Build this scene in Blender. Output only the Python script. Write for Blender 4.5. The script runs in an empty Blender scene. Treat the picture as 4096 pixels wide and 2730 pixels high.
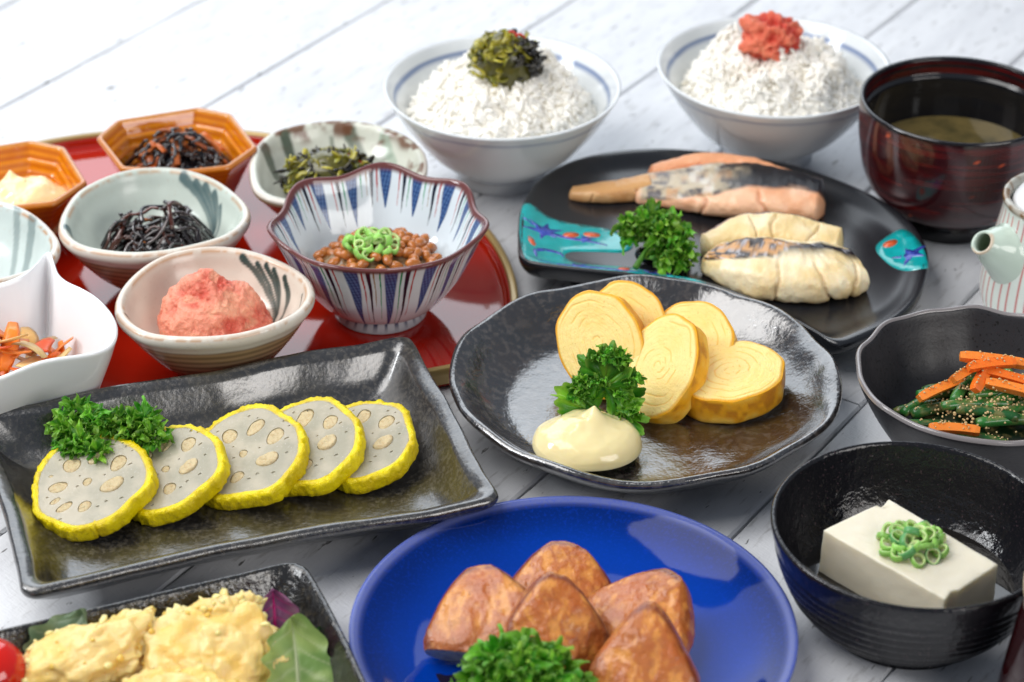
import bpy, bmesh, math, random
import numpy as np
from mathutils import Vector, Matrix, noise as mnoise
from mathutils.geometry import delaunay_2d_cdt

random.seed(7)
PI = math.pi
SC = bpy.context.scene
COL = SC.collection
CM = 0.01                                   # every coordinate below is written in centimetres

# ------------------------------------------------------------------ camera
cam_d = bpy.data.cameras.new('camera')
cam = bpy.data.objects.new('camera', cam_d)
COL.objects.link(cam)
SC.camera = cam
cam_d.sensor_width = 36.0
cam_d.lens = 87.9
cam_d.clip_start = 0.05
cam_d.clip_end = 50.0
pit, rol = math.radians(32.0), math.radians(0.4)
fw = Vector((0, math.cos(pit), -math.sin(pit)))
rt = Vector((1, 0, 0))
up = rt.cross(fw)
r2 = rt * math.cos(rol) + up * math.sin(rol)
u2 = -rt * math.sin(rol) + up * math.cos(rol)
cam.matrix_world = Matrix(((r2.x, u2.x, -fw.x, 0.0), (r2.y, u2.y, -fw.y, -1.0), (r2.z, u2.z, -fw.z, 0.64), (0, 0, 0, 1)))
cam_d.dof.use_dof = True
cam_d.dof.focus_distance = 1.095
cam_d.dof.aperture_fstop = 9.5
cam_d.dof.aperture_blades = 0

# ------------------------------------------------------------------ world, lamps, exposure
SC.render.engine = 'CYCLES'
SC.cycles.diffuse_bounces = 10; SC.cycles.max_bounces = 14
SC.view_settings.view_transform = 'Standard'
SC.view_settings.look = 'None'
SC.view_settings.exposure = 0.12
SC.view_settings.gamma = 1.0
w = bpy.data.worlds.new('World')
SC.world = w
w.use_nodes = True
bg = w.node_tree.nodes['Background']
bg.inputs['Color'].default_value = (0.74, 0.84, 1.0, 1)
bg.inputs['Strength'].default_value = 0.28

def area(name, loc, target, sx, sy, power, color):
    d = bpy.data.lights.new(name, 'AREA')
    d.shape = 'RECTANGLE'; d.size = sx * CM; d.size_y = sy * CM
    d.energy = power; d.color = color
    o = bpy.data.objects.new(name, d); COL.objects.link(o)
    o.location = Vector(loc) * CM
    o.rotation_euler = (Vector(target) - Vector(loc)).to_track_quat('-Z', 'Y').to_euler()
    return o
area('window_light', (-60, 240, 150), (0, 5, 0), 290, 195, 40.0, (0.88, 0.94, 1.0))
area('top_softbox', (-62, -12, 112), (2, -10, 0), 110, 80, 13.0, (1.0, 0.98, 0.96))
area('side_softbox', (-150, -12, 100), (4, 8, 0), 42, 42, 10.0, (0.96, 0.98, 1.0))
area('front_fill', (120, -125, 82), (5, 0, 0), 110, 70, 13.0, (1.0, 0.96, 0.92))

# ------------------------------------------------------------------ helpers
def lin(*c):
    out = []
    for v in c:
        v = v / 255.0
        out.append(v / 12.92 if v <= 0.04045 else ((v + 0.055) / 1.055) ** 2.4)
    return tuple(out)

def vhash(ix, iy, iz, seed):
    with np.errstate(over='ignore'):
        h = (ix.astype(np.int64) * 374761393 + iy.astype(np.int64) * 668265263 + iz.astype(np.int64) * 1274126177 + seed * 974634777) & 0xffffffff
        h = ((h ^ (h >> 13)) * 1103515245) & 0xffffffff
        h = ((h ^ (h >> 16)) * 2246822519) & 0xffffffff
        h = h ^ (h >> 15)
    return (h & 0xffffff) / float(0xffffff)

def vn(P, seed=0):
    """value noise, -1..1"""
    P = np.asarray(P, float)
    i = np.floor(P); f = P - i; f = f * f * f * (f * (f * 6 - 15) + 10)
    i = i.astype(np.int64)
    r = 0
    for dx in (0, 1):
        wx = f[:, 0] if dx else 1 - f[:, 0]
        for dy in (0, 1):
            wy = f[:, 1] if dy else 1 - f[:, 1]
            for dz in (0, 1):
                wz = f[:, 2] if dz else 1 - f[:, 2]
                r = r + wx * wy * wz * vhash(i[:, 0] + dx, i[:, 1] + dy, i[:, 2] + dz, seed)
    return r * 2 - 1

def fbm(P, seed=0, oct=4, gain=0.5):
    P = np.asarray(P, float); a = 1.0; s = 0; t = 0
    for k in range(oct):
        s = s + a * vn(P * (2.03 ** k) + 13.7 * k, seed + k); t += a; a *= gain
    return s / t

def sstep(a, b, x):
    t = np.clip((x - a) / (b - a), 0, 1)
    return t * t * (3 - 2 * t)

def mixc(c1, c2, t):
    c1 = np.asarray(c1, float); c2 = np.asarray(c2, float)
    if c1.ndim == 1: c1 = c1[None, :]
    if c2.ndim == 1: c2 = c2[None, :]
    return c1 * (1 - t[:, None]) + c2 * t[:, None]

def thing(name, label, cat, loc=(0, 0, 0), group=None, rot=None):
    o = bpy.data.objects.new(name, None); COL.objects.link(o)
    o.empty_display_size = 0.01
    o.location = Vector(loc) * CM
    if rot is not None:
        o.rotation_mode = 'QUATERNION'; o.rotation_quaternion = rot
    o['label'] = label; o['category'] = cat
    if group: o['group'] = group
    return o

def tag(o, label, cat, group=None):
    o['label'] = label; o['category'] = cat
    if group: o['group'] = group
    return o

def mesh(name, V, F, mat, parent=None, loc=None, cols=None, smooth=True, rot=None, kind=None):
    me = bpy.data.meshes.new(name)
    V = np.asarray(V, float) * CM
    me.from_pydata(V.tolist(), [], [tuple(int(i) for i in f) for f in F])
    if cols is not None:
        ca = me.color_attributes.new('Col', 'FLOAT_COLOR', 'POINT')
        c4 = np.ones((len(V), 4), np.float32); c4[:, :3] = cols
        ca.data.foreach_set('color', c4.ravel())
    me.materials.append(mat)
    if smooth:
        me.polygons.foreach_set('use_smooth', [True] * len(me.polygons))
    me.update()
    o = bpy.data.objects.new(name, me); COL.objects.link(o)
    if parent is not None: o.parent = parent
    if loc is not None: o.location = Vector(loc) * CM
    if rot is not None:
        o.rotation_mode = 'QUATERNION'; o.rotation_quaternion = rot
    if kind: o['kind'] = kind
    return o

class Buf:
    """collects vertices, faces and colours of several shapes for ONE mesh"""
    def __init__(s): s.V = []; s.F = []; s.C = []; s.n = 0
    def add(s, V, F, col=None):
        V = np.asarray(V, float)
        s.V.append(V); s.F += [tuple(i + s.n for i in f) for f in F]; s.n += len(V)
        if col is not None:
            col = np.asarray(col, float)
            s.C.append(np.tile(col, (len(V), 1)) if col.ndim == 1 else col)
    def obj(s, name, mat, parent=None, **k):
        return mesh(name, np.concatenate(s.V), s.F, mat, parent, cols=np.concatenate(s.C) if s.C else None, **k)

_ico = {}
def ico(n):
    if n not in _ico:
        bm = bmesh.new(); bmesh.ops.create_icosphere(bm, subdivisions=n, radius=1.0)
        _ico[n] = (np.array([v.co[:] for v in bm.verts]), [tuple(v.index for v in f.verts) for f in bm.faces]); bm.free()
    return _ico[n][0].copy(), list(_ico[n][1])

def rmat(v, ang):
    return np.array(Matrix.Rotation(ang, 3, Vector(v)))
def rand_rot(rng, tilt=PI):
    a = rng.uniform(0, 2 * PI); t = rng.uniform(0, tilt)
    return np.array(Matrix.Rotation(a, 3, 'Z') @ Matrix.Rotation(t, 3, 'X') @ Matrix.Rotation(rng.uniform(0, 2 * PI), 3, 'Z'))

def tube(path, rad, ns=6, flat=1.0, seed=0, cap=True):
    """swept tube along a path (N,3); rad scalar or array; flat squashes one axis"""
    P = np.asarray(path, float); n = len(P)
    T = np.gradient(P, axis=0); T /= np.linalg.norm(T, axis=1)[:, None] + 1e-9
    ref = np.array([0.13, 0.31, 0.94]); ref /= np.linalg.norm(ref)
    V = []; rad = np.broadcast_to(np.asarray(rad, float), (n,))
    u = np.cross(T[0], ref); u /= np.linalg.norm(u) + 1e-9
    a = np.arange(ns) * 2 * PI / ns
    for i in range(n):
        u = u - T[i] * (u @ T[i]); u /= np.linalg.norm(u) + 1e-9
        v = np.cross(T[i], u)
        V.append(P[i] + rad[i] * (np.cos(a)[:, None] * u + flat * np.sin(a)[:, None] * v))
    V = np.concatenate(V); F = []
    for i in range(n - 1):
        for j in range(ns):
            k = (j + 1) % ns
            F.append((i * ns + j, i * ns + k, (i + 1) * ns + k, (i + 1) * ns + j))
    if cap:
        F.append(tuple(range(ns))[::-1]); F.append(tuple((n - 1) * ns + j for j in range(ns)))
    return V, F

def catmull(pts, n, closed=False):
    P = np.asarray(pts, float); m = len(P)
    if closed: idx = lambda i: P[i % m]; segs = m
    else: idx = lambda i: P[min(max(i, 0), m - 1)]; segs = m - 1
    out = []
    per = 24
    for s in range(segs):
        p0, p1, p2, p3 = idx(s - 1), idx(s), idx(s + 1), idx(s + 2)
        for k in range(per):
            t = k / per
            out.append(0.5 * ((2 * p1) + (-p0 + p2) * t + (2 * p0 - 5 * p1 + 4 * p2 - p3) * t * t + (-p0 + 3 * p1 - 3 * p2 + p3) * t ** 3))
    out.append(P[0] if closed else P[-1])
    out = np.array(out)
    d = np.r_[0, np.cumsum(np.linalg.norm(np.diff(out, axis=0), axis=1))]
    t = np.linspace(0, d[-1], n + 1)[:-1] if closed else np.linspace(0, d[-1], n)
    return np.stack([np.interp(t, d, out[:, k]) for k in range(P.shape[1])], 1)

def outline(pts, n=160, smooth=2, curve=True):
    """closed plan outline -> n evenly spaced points, counter-clockwise"""
    P = np.asarray(pts, float)
    if curve: Q = catmull(P, n, True)
    else:
        P2 = np.r_[P, P[:1]]; d = np.r_[0, np.cumsum(np.linalg.norm(np.diff(P2, axis=0), axis=1))]
        t = np.linspace(0, d[-1], n + 1)[:-1]; Q = np.stack([np.interp(t, d, P2[:, k]) for k in range(P.shape[1])], 1)
    for _ in range(smooth): Q = (np.roll(Q, 1, 0) + 2 * Q + np.roll(Q, -1, 0)) / 4
    x, y = Q[:, 0], Q[:, 1]
    if np.sum(x * np.roll(y, -1) - y * np.roll(x, -1)) < 0: Q = Q[::-1]
    return Q

def vessel(O, prof, ax=0.0, ab=None, mid=None, zv=None, M=70, wob=0.0, seed=0, profc=True):
    """open dish. O plan outline of the rim (local cm). prof: list of (inset, z, w_zvar, circ) from the underside centre over the
    rim to the inner floor; inset is measured from the rim in cm.  Returns V,F and info arrays."""
    O = np.asarray(O, float); n = len(O)
    ca, sa = math.cos(ax), math.sin(ax)
    U = np.stack([O[:, 0] * ca + O[:, 1] * sa, -O[:, 0] * sa + O[:, 1] * ca], 1)
    if ab is None:
        ab = (np.abs(U[:, 0]).max(), np.abs(U[:, 1]).max())
    R = np.hypot(U[:, 0], U[:, 1]); Rm = R.mean()
    pr = np.asarray([tuple(p) + (0,) * (4 - len(p)) for p in prof], float)
    if profc: pr = catmull(pr, M)
    rim = int(np.argmax(pr[:, 1] - 0.2 * pr[:, 0]))
    V = []; side = []; th = np.arctan2(O[:, 1], O[:, 0])
    zv = np.zeros(n) if zv is None else zv
    for k, (d, z, wz, cb) in enumerate(pr):
        su = max(1 - d / ab[0], 0.02); sv = max(1 - d / ab[1], 0.02)
        q = U * np.array([su, sv])
        if cb > 0:
            rc = Rm * (su + sv) / 2
            c = np.stack([np.cos(np.arctan2(U[:, 1], U[:, 0])), np.sin(np.arctan2(U[:, 1], U[:, 0]))], 1) * rc
            q = q * (1 - cb) + c * cb
        X = q[:, 0] * ca - q[:, 1] * sa; Y = q[:, 0] * sa + q[:, 1] * ca
        V.append(np.stack([X, Y, z + zv * wz], 1)); side.append(np.full(n, 0 if k <= rim else 1))
    # extra rings over the inner floor
    last = V[-1]; cen = last.mean(0)
    for f in (0.82, 0.64, 0.46, 0.28, 0.12):
        V.append(cen + (last - cen) * f); side.append(np.ones(n))
    m = len(V)
    V = np.concatenate(V); side = np.concatenate(side)
    if wob:
        V[:, 2] += wob * vn(V * 0.45, seed) * np.clip(V[:, 2], 0, 1)
        V[:, 0] += wob * vn(V * 0.6 + 9, seed + 1); V[:, 1] += wob * vn(V * 0.6 + 19, seed + 2)
    F = []
    for i in range(m - 1):
        b = i * n
        for j in range(n):
            k = (j + 1) % n
            F.append((b + j, b + k, b + n + k, b + n + j))
    V = np.concatenate([V, [V[-n:].mean(0)], [V[:n].mean(0)]])
    for j in range(n):
        k = (j + 1) % n
        F.append(((m - 1) * n + j, (m - 1) * n + k, m * n)); F.append((k, j, m * n + 1))
    info = dict(side=np.r_[side, 1, 0], th=np.r_[np.tile(th, m), 0, 0], row=np.r_[np.repeat(np.arange(m), n), m, 0], rim=rim, m=m)
    return V, F, info

def circle_outline(r, n=128, f=None):
    a = np.linspace(0, 2 * PI, n, endpoint=False)
    rr = r + (f(a) if f is not None else 0 * a)
    return np.stack([rr * np.cos(a), rr * np.sin(a)], 1)

def ring(r1, z1, r2, z2, t=0.25, n=96, flare=0.0):
    """foot ring: outer radius r1 at z1 to r2 at z2, wall t"""
    a = np.linspace(0, 2 * PI, n, endpoint=False); c = np.stack([np.cos(a), np.sin(a)], 1)
    rows = [(r1 - t, z1), (r1 - 0.06, z1), (r1, z1 + 0.06), ((r1 + r2) / 2 - flare, (z1 + z2) / 2), (r2, z2), (r2 - t, z2)]
    V = np.concatenate([np.c_[c * r, np.full(n, z)] for r, z in rows]); F = []
    m = len(rows)
    for i in range(m):
        i2 = (i + 1) % m
        for j in range(n):
            k = (j + 1) % n; F.append((i * n + j, i * n + k, i2 * n + k, i2 * n + j))
    return V, F

def poly_dist(X, Y, pts):
    """distance to a polyline and parameter 0..1 along it"""
    P = np.asarray(pts, float); best = np.full(len(X), 1e9); tt = np.zeros(len(X)); n = len(P) - 1
    for i in range(n):
        a, b = P[i], P[i + 1]; d = b - a; L = d @ d + 1e-12
        t = np.clip(((X - a[0]) * d[0] + (Y - a[1]) * d[1]) / L, 0, 1)
        q = np.hypot(X - a[0] - t * d[0], Y - a[1] - t * d[1])
        m = q < best; best[m] = q[m]; tt[m] = (i + t[m]) / n
    return best, tt

def in_poly(x, y, P):
    c = False; n = len(P); j = n - 1
    for i in range(n):
        if ((P[i][1] > y) != (P[j][1] > y)) and (x < (P[j][0] - P[i][0]) * (y - P[i][1]) / (P[j][1] - P[i][1] + 1e-12) + P[i][0]): c = not c
        j = i
    return c

def tri_fill(outer, holes=(), steiner=None):
    vs = [Vector(p) for p in outer]; es = [(i, (i + 1) % len(outer)) for i in range(len(outer))]
    for h in holes:
        b = len(vs); vs += [Vector(p) for p in h]; es += [(b + i, b + (i + 1) % len(h)) for i in range(len(h))]
    if steiner is not None: vs += [Vector(p) for p in steiner]
    ov, oe, of, *_ = delaunay_2d_cdt(vs, es, [], 0, 1e-5)
    V = np.array([v[:] for v in ov]); F = []
    for f in of:
        c = V[list(f)].mean(0)
        if in_poly(c[0], c[1], outer) and not any(in_poly(c[0], c[1], h) for h in holes): F.append(tuple(f))
    return V, F

# ------------------------------------------------------------------ materials
def mat(name, col=(0.5, 0.5, 0.5), rough=0.5, spec=0.5, attr=False, sss=0.0, sssr=(1, 0.6, 0.4), sscale=0.3, coat=0.0, coatr=0.05,
        bumps=(), mott=(), trans=0.0, ior=1.45, metal=0.0, sheen=0.0, gen_noise_rough=0.0, tl=0.0):
    m = bpy.data.materials.new(name); m.use_nodes = True
    nt = m.node_tree; N = nt.nodes; L = nt.links
    b = N['Principled BSDF']
    b.inputs['Roughness'].default_value = rough
    b.inputs['Specular IOR Level'].default_value = spec
    b.inputs['IOR'].default_value = ior
    b.inputs['Metallic'].default_value = metal
    b.inputs['Coat Weight'].default_value = coat
    b.inputs['Coat Roughness'].default_value = coatr
    b.inputs['Transmission Weight'].default_value = trans
    b.inputs['Sheen Weight'].default_value = sheen
    if sss:
        b.inputs['Subsurface Weight'].default_value = sss
        b.inputs['Subsurface Radius'].default_value = sssr
        b.inputs['Subsurface Scale'].default_value = sscale * CM
    tc = N.new('ShaderNodeTexCoord'); mp = N.new('ShaderNodeMapping'); mp.inputs['Scale'].default_value = (100, 100, 100)
    L.new(tc.outputs['Object'], mp.inputs['Vector'])
    def noise(scale, detail=3, stretch=None, rotz=0.0, rg=0.55, dist=0.0):
        src = mp.outputs['Vector']
        if stretch is not None:
            m2 = N.new('ShaderNodeMapping'); m2.inputs['Scale'].default_value = stretch
            m0 = N.new('ShaderNodeMapping'); m0.inputs['Rotation'].default_value = (0, 0, rotz)
            L.new(src, m0.inputs['Vector']); L.new(m0.outputs['Vector'], m2.inputs['Vector']); src = m2.outputs['Vector']
        t = N.new('ShaderNodeTexNoise'); t.inputs['Scale'].default_value = scale; t.inputs['Detail'].default_value = detail
        t.inputs['Roughness'].default_value = rg; t.inputs['Distortion'].default_value = dist
        L.new(src, t.inputs['Vector']); return t.outputs['Fac']
    def vor(scale):
        t = N.new('ShaderNodeTexVoronoi'); t.inputs['Scale'].default_value = scale; L.new(mp.outputs['Vector'], t.inputs['Vector']); return t.outputs['Distance']
    if attr:
        a = N.new('ShaderNodeAttribute'); a.attribute_name = 'Col'; cur = a.outputs['Color']
    else:
        r = N.new('ShaderNodeRGB'); r.outputs[0].default_value = (*col, 1); cur = r.outputs[0]
    for mo in mott:                          # (scale, lo, hi, colour, factor[, stretch, rotz, detail])
        scale, lo, hi, c2, fac = mo[:5]
        st = mo[5] if len(mo) > 5 else None; rz = mo[6] if len(mo) > 6 else 0; de = mo[7] if len(mo) > 7 else 4
        f = noise(scale, de, st, rz)
        mr = N.new('ShaderNodeMapRange'); mr.inputs['From Min'].default_value = lo; mr.inputs['From Max'].default_value = hi
        mr.inputs['To Min'].default_value = 0; mr.inputs['To Max'].default_value = fac
        L.new(f, mr.inputs['Value'])
        mx = N.new('ShaderNodeMix'); mx.data_type = 'RGBA'
        L.new(mr.outputs['Result'], mx.inputs['Factor']); L.new(cur, mx.inputs['A']); mx.inputs['B'].default_value = (*c2, 1)
        cur = mx.outputs['Result']
    L.new(cur, b.inputs['Base Color'])
    prev = None
    for bu in bumps:                         # (scale, height_cm[, detail, stretch, rotz, 'v'])
        scale, hcm = bu[:2]; de = bu[2] if len(bu) > 2 else 3; st = bu[3] if len(bu) > 3 else None; rz = bu[4] if len(bu) > 4 else 0
        f = vor(scale) if len(bu) > 5 else noise(scale, de, st, rz)
        bn = N.new('ShaderNodeBump'); bn.inputs['Strength'].default_value = 1.0; bn.inputs['Distance'].default_value = hcm * CM
        L.new(f, bn.inputs['Height'])
        if prev is not None: L.new(prev, bn.inputs['Normal'])
        prev = bn.outputs['Normal']
    if prev is not None: L.new(prev, b.inputs['Normal'])
    if gen_noise_rough:
        f = noise(2.5, 4); mr = N.new('ShaderNodeMapRange'); mr.inputs['From Min'].default_value = 0.35; mr.inputs['From Max'].default_value = 0.65
        mr.inputs['To Min'].default_value = rough; mr.inputs['To Max'].default_value = rough + gen_noise_rough; L.new(f, mr.inputs['Value'])
        L.new(mr.outputs['Result'], b.inputs['Roughness'])
    if tl:                                   # thin leaves: part of the light passes through
        tr = N.new('ShaderNodeBsdfTranslucent'); L.new(cur, tr.inputs['Color'])
        if prev is not None: L.new(prev, tr.inputs['Normal'])
        ms = N.new('ShaderNodeMixShader'); ms.inputs['Fac'].default_value = tl
        out = [n for n in N if n.type == 'OUTPUT_MATERIAL'][0]
        L.new(b.outputs[0], ms.inputs[1]); L.new(tr.outputs[0], ms.inputs[2]); L.new(ms.outputs[0], out.inputs['Surface'])
    return m

WHITE = (0.8, 0.8, 0.8)
DIR = math.radians(56.7)
m_plank = mat('white_board', (0.74, 0.75, 0.77), rough=0.34, spec=0.5, attr=False,
    mott=[(0.55, 0.42, 0.75, (0.50, 0.51, 0.54), 0.55, (0.25, 1, 1), -DIR), (2.6, 0.57, 0.68, (0.30, 0.29, 0.28), 0.45, (0.22, 1, 1), -DIR, 6), (2.4, 0.655, 0.69, (0.07, 0.065, 0.06), 0.85, (0.3, 1, 1), -DIR, 7)],
    bumps=[(9.0, 0.018, 2, (1, 0.18, 1), 0.5), (9.0, 0.018, 2, (1, 0.18, 1), -0.7), (0.8, 0.02, 2)])
m_gap = mat('gap_dark', (0.03, 0.03, 0.035), rough=0.8)
m_porc = mat('glazed_porcelain', attr=True, rough=0.10, spec=0.5, coat=0.3, bumps=[(0.7, 0.01, 2)])
m_white = mat('white_glaze', (0.86, 0.87, 0.88), rough=0.14, spec=0.5, coat=0.3)
m_stone = mat('cream_stoneware_glaze', attr=True, rough=0.22, spec=0.5, coat=0.15, mott=[(6, 0.6, 0.75, (0.45, 0.30, 0.18), 0.25)], bumps=[(2.0, 0.01, 3)])
m_clay = mat('unglazed_clay', attr=True, rough=0.6, spec=0.3, bumps=[(10, 0.01, 3)])
m_amber = mat('amber_glaze', attr=True, rough=0.12, spec=0.6, coat=0.5, mott=[(1.4, 0.4, 0.7, lin(190, 92, 4), 0.35)], bumps=[(1.5, 0.015, 2)])
m_red = mat('red_lacquer', lin(172, 28, 10), rough=0.045, spec=0.5, coat=0.6, coatr=0.02, bumps=[(0.35, 0.004, 1)], mott=[(30, 0.72, 0.8, (0.6, 0.5, 0.45), 0.35)])
m_gold = mat('gold_rim_lacquer', lin(176, 148, 92), rough=0.3, spec=0.5, coat=0.4, metal=0.35)
m_lacq = mat('dark_maroon_lacquer', attr=True, rough=0.13, spec=0.5, coat=0.5, bumps=[(2.2, 0.006, 3, (1, 1, 9))])
m_lacqin = mat('black_lacquer_inside', (0.008, 0.008, 0.010), rough=0.10, spec=0.5, coat=0.3)
m_blkglaze = mat('speckled_black_glaze', (0.016, 0.015, 0.016), ior=1.75, rough=0.15, spec=0.85, coat=0.6, coatr=0.11,
    mott=[(3.0, 0.49, 0.60, (0.075, 0.066, 0.06), 0.9, None, 0, 7), (0.5, 0.45, 0.7, (0.035, 0.02, 0.01), 0.5)],
    bumps=[(2.0, 0.035, 2), (7, 0.016, 3)])
m_blkrect = mat('brown_black_glaze', (0.018, 0.017, 0.018), ior=1.65, rough=0.24, spec=0.85, coat=0.5, coatr=0.16,
    mott=[(4.5, 0.48, 0.62, (0.075, 0.067, 0.058), 0.9, None, 0, 7), (0.30, 0.5, 0.7, (0.05, 0.04, 0.018), 0.5)],
    bumps=[(1.3, 0.025, 2), (6, 0.014, 3)])
m_blkgloss = mat('rippled_black_glaze', (0.008, 0.008, 0.010), rough=0.10, spec=0.5, coat=0.0, mott=[(9, 0.62, 0.72, (0.12, 0.07, 0.08), 0.6, None, 0, 6)],
    bumps=[(2.4, 0.05, 2), (8, 0.014, 3)])
m_blktemp = mat('crinkled_black_glaze', (0.012, 0.011, 0.010), ior=1.62, rough=0.13, spec=0.6, coat=0.2, coatr=0.1, mott=[(4, 0.55, 0.7, (0.07, 0.055, 0.03), 0.7, None, 0, 6)],
    bumps=[(1.5, 0.09, 2), (5.5, 0.035, 3)])
m_blkmat = mat('satin_black_glaze', (0.013, 0.014, 0.017), rough=0.24, spec=0.6, coat=0.2, coatr=0.2)
m_graymat = mat('matt_charcoal_glaze', (0.024, 0.023, 0.026), rough=0.36, spec=0.4, mott=[(7, 0.62, 0.66, (0.006, 0.006, 0.006), 1.0, None, 0, 2)], bumps=[(5, 0.01, 3)])
m_blue = mat('cobalt_glaze', attr=True, rough=0.06, spec=0.22, coat=0.0, mott=[(8, 0.5, 0.75, lin(10, 60, 190), 0.35)], bumps=[(0.5, 0.01, 2)])
m_turq = mat('turquoise_enamel', lin(0, 158, 158), rough=0.10, spec=0.6, coat=0.6, mott=[(1.2, 0.4, 0.7, lin(20, 185, 190), 0.7)], bumps=[(2.0, 0.02, 2)])
m_pblue = mat('painted_blue', lin(72, 92, 190), rough=0.12, spec=0.5, coat=0.5, mott=[(4, 0.45, 0.6, lin(30, 40, 140), 0.8)])
m_pora = mat('painted_orange', lin(222, 96, 50), rough=0.12, spec=0.5, coat=0.5)
m_celadon = mat('celadon_glaze', attr=True, rough=0.12, spec=0.5, coat=0.4, bumps=[(0.9, 0.01, 2)])
m_rice = mat('boiled_rice', (0.95, 0.92, 0.84), rough=0.28, spec=0.5)
m_roe = mat('cod_roe', attr=True, rough=0.3, spec=0.5, sss=0.3, sssr=(1, 0.45, 0.3), sscale=0.2, bumps=[(9, 0.06, 3), (20, 0.04, 2)])
m_kelp = mat('simmered_kelp', attr=True, rough=0.11, spec=0.9, coat=0.6)
m_strip = mat('simmered_strip', attr=True, rough=0.3, spec=0.5, coat=0.2, sss=0.2, sscale=0.15, bumps=[(6, 0.02, 3)])
m_mayo = mat('mayonnaise', lin(238, 222, 168), rough=0.16, spec=0.5, coat=0.3, sss=0.5, sssr=(1, 0.85, 0.5), sscale=0.3, bumps=[(0.9, 0.02, 2)])
m_must = mat('custard_dressing', lin(246, 230, 178), rough=0.18, spec=0.5, coat=0.2, sss=0.4, sssr=(1, 0.8, 0.4), sscale=0.3)
m_crust = mat('yellow_crust', attr=True, rough=0.36, spec=0.5, sss=0.2, sssr=(1, 0.9, 0.15), sscale=0.1, bumps=[(4.5, 0.07, 3), (14, 0.035, 2)])
m_flesh = mat('lotus_flesh', lin(184, 176, 156), rough=0.22, spec=0.5, sss=0.5, sssr=(1, 0.9, 0.7), sscale=0.3, mott=[(0.9, 0.45, 0.65, lin(150, 148, 130), 0.6), (14, 0.66, 0.72, lin(225, 220, 212), 0.6)], bumps=[(14, 0.008, 2), (2.2, 0.012, 3)], coat=0.25, coatr=0.15)
m_fill = mat('mustard_filling', lin(204, 186, 146), rough=0.45, spec=0.35, sss=0.2, sscale=0.1, bumps=[(6, 0.10, 4)], mott=[(8, 0.5, 0.65, lin(180, 150, 104), 0.6)])
m_egg = mat('rolled_egg', attr=True, rough=0.42, spec=0.4, sss=0.35, sssr=(1, 0.7, 0.25), sscale=0.25, mott=[(9, 0.64, 0.70, lin(214, 160, 70), 0.6, None, 0, 3), (0.8, 0.5, 0.75, lin(250, 206, 110), 0.6)], bumps=[(9, 0.02, 4), (26, 0.016, 2)])
m_eggskin = mat('egg_skin', attr=True, rough=0.34, spec=0.5, sss=0.25, sssr=(1, 0.6, 0.15), sscale=0.2, bumps=[(3, 0.04, 4), (14, 0.012, 2)])
m_cake = mat('fried_skin', attr=True, rough=0.22, spec=0.6, coat=0.4, coatr=0.12, bumps=[(3.0, 0.08, 5), (9, 0.04, 4), (22, 0.012, 2)], mott=[(1.3, 0.5, 0.75, lin(150, 74, 20), 0.6), (7, 0.62, 0.7, lin(122, 54, 14), 0.5)])
m_tempura = mat('tempura_batter', attr=True, rough=0.25, spec=0.5, coat=0.3, coatr=0.2, sss=0.45, sssr=(1, 0.7, 0.25), sscale=0.4, bumps=[(4.0, 0.05, 3), (14, 0.03, 3)])
m_tofu = mat('silken_tofu', lin(228, 219, 196), rough=0.28, spec=0.5, sss=0.5, sssr=(1, 0.9, 0.65), sscale=0.5, bumps=[(1.2, 0.03, 3, (0.2, 1, 1), 0.6), (14, 0.008, 2)])
m_soy = mat('miso_broth', lin(120, 104, 62), rough=0.06, spec=0.5, coat=0.5, mott=[(0.5, 0.4, 0.65, lin(54, 54, 34), 0.8)])
m_stock = mat('clear_dark_stock', (0.012, 0.010, 0.008), rough=0.03, spec=0.5, coat=0.4)
m_goo = mat('natto_sauce', lin(128, 98, 66), rough=0.14, spec=0.5, coat=0.3, sss=0.2, sscale=0.2, mott=[(3, 0.5, 0.6, lin(170, 148, 118), 0.6)], bumps=[(3, 0.03, 3)])
m_bean = mat('natto_bean', lin(186, 112, 48), rough=0.2, spec=0.5, coat=0.4, sss=0.25, sssr=(1, 0.5, 0.2), sscale=0.2, mott=[(1.5, 0.4, 0.65, lin(150, 84, 34), 0.7)])
m_blkbean = mat('sweet_black_bean', (0.01, 0.01, 0.012), rough=0.12, spec=0.6, coat=0.5)
m_scal = mat('sliced_scallion', attr=True, rough=0.28, spec=0.5, sss=0.2, sssr=(0.5, 1, 0.3), sscale=0.1, tl=0.15)
m_pars = mat('parsley_leaf', attr=True, rough=0.36, spec=0.45, tl=0.32, mott=[(2.2, 0.45, 0.7, lin(30, 104, 14), 0.45)], bumps=[(5, 0.02, 3)])
m_stem = mat('parsley_stem', lin(70, 122, 34), rough=0.35, tl=0.1)
m_gbean = mat('green_bean', attr=True, rough=0.3, spec=0.5, coat=0.2, mott=[(2.2, 0.48, 0.66, lin(150, 134, 84), 0.6)], bumps=[(4, 0.015, 3, (0.3, 1, 1))])
m_carrot = mat('carrot_stick', attr=True, rough=0.3, spec=0.5, coat=0.2, sss=0.3, sssr=(1, 0.4, 0.1), sscale=0.2, bumps=[(3, 0.025, 3)])
m_sesame = mat('ground_sesame', lin(206, 178, 128), rough=0.5)
m_pickle = mat('pickled_leaf', attr=True, rough=0.2, spec=0.55, coat=0.4, sss=0.15, sscale=0.1, bumps=[(6, 0.03, 3)])
m_fish = mat('grilled_fish', attr=True, rough=0.34, spec=0.5, coat=0.15, coatr=0.2, sss=0.25, sssr=(1, 0.6, 0.35), sscale=0.25, bumps=[(5, 0.03, 3), (1.6, 0.05, 3, (1, 0.4, 1), 0.3)])
m_fishskin = mat('charred_fish_skin', attr=True, rough=0.22, spec=0.7, coat=0.35, bumps=[(3, 0.06, 4), (9, 0.03, 3)])
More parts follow.
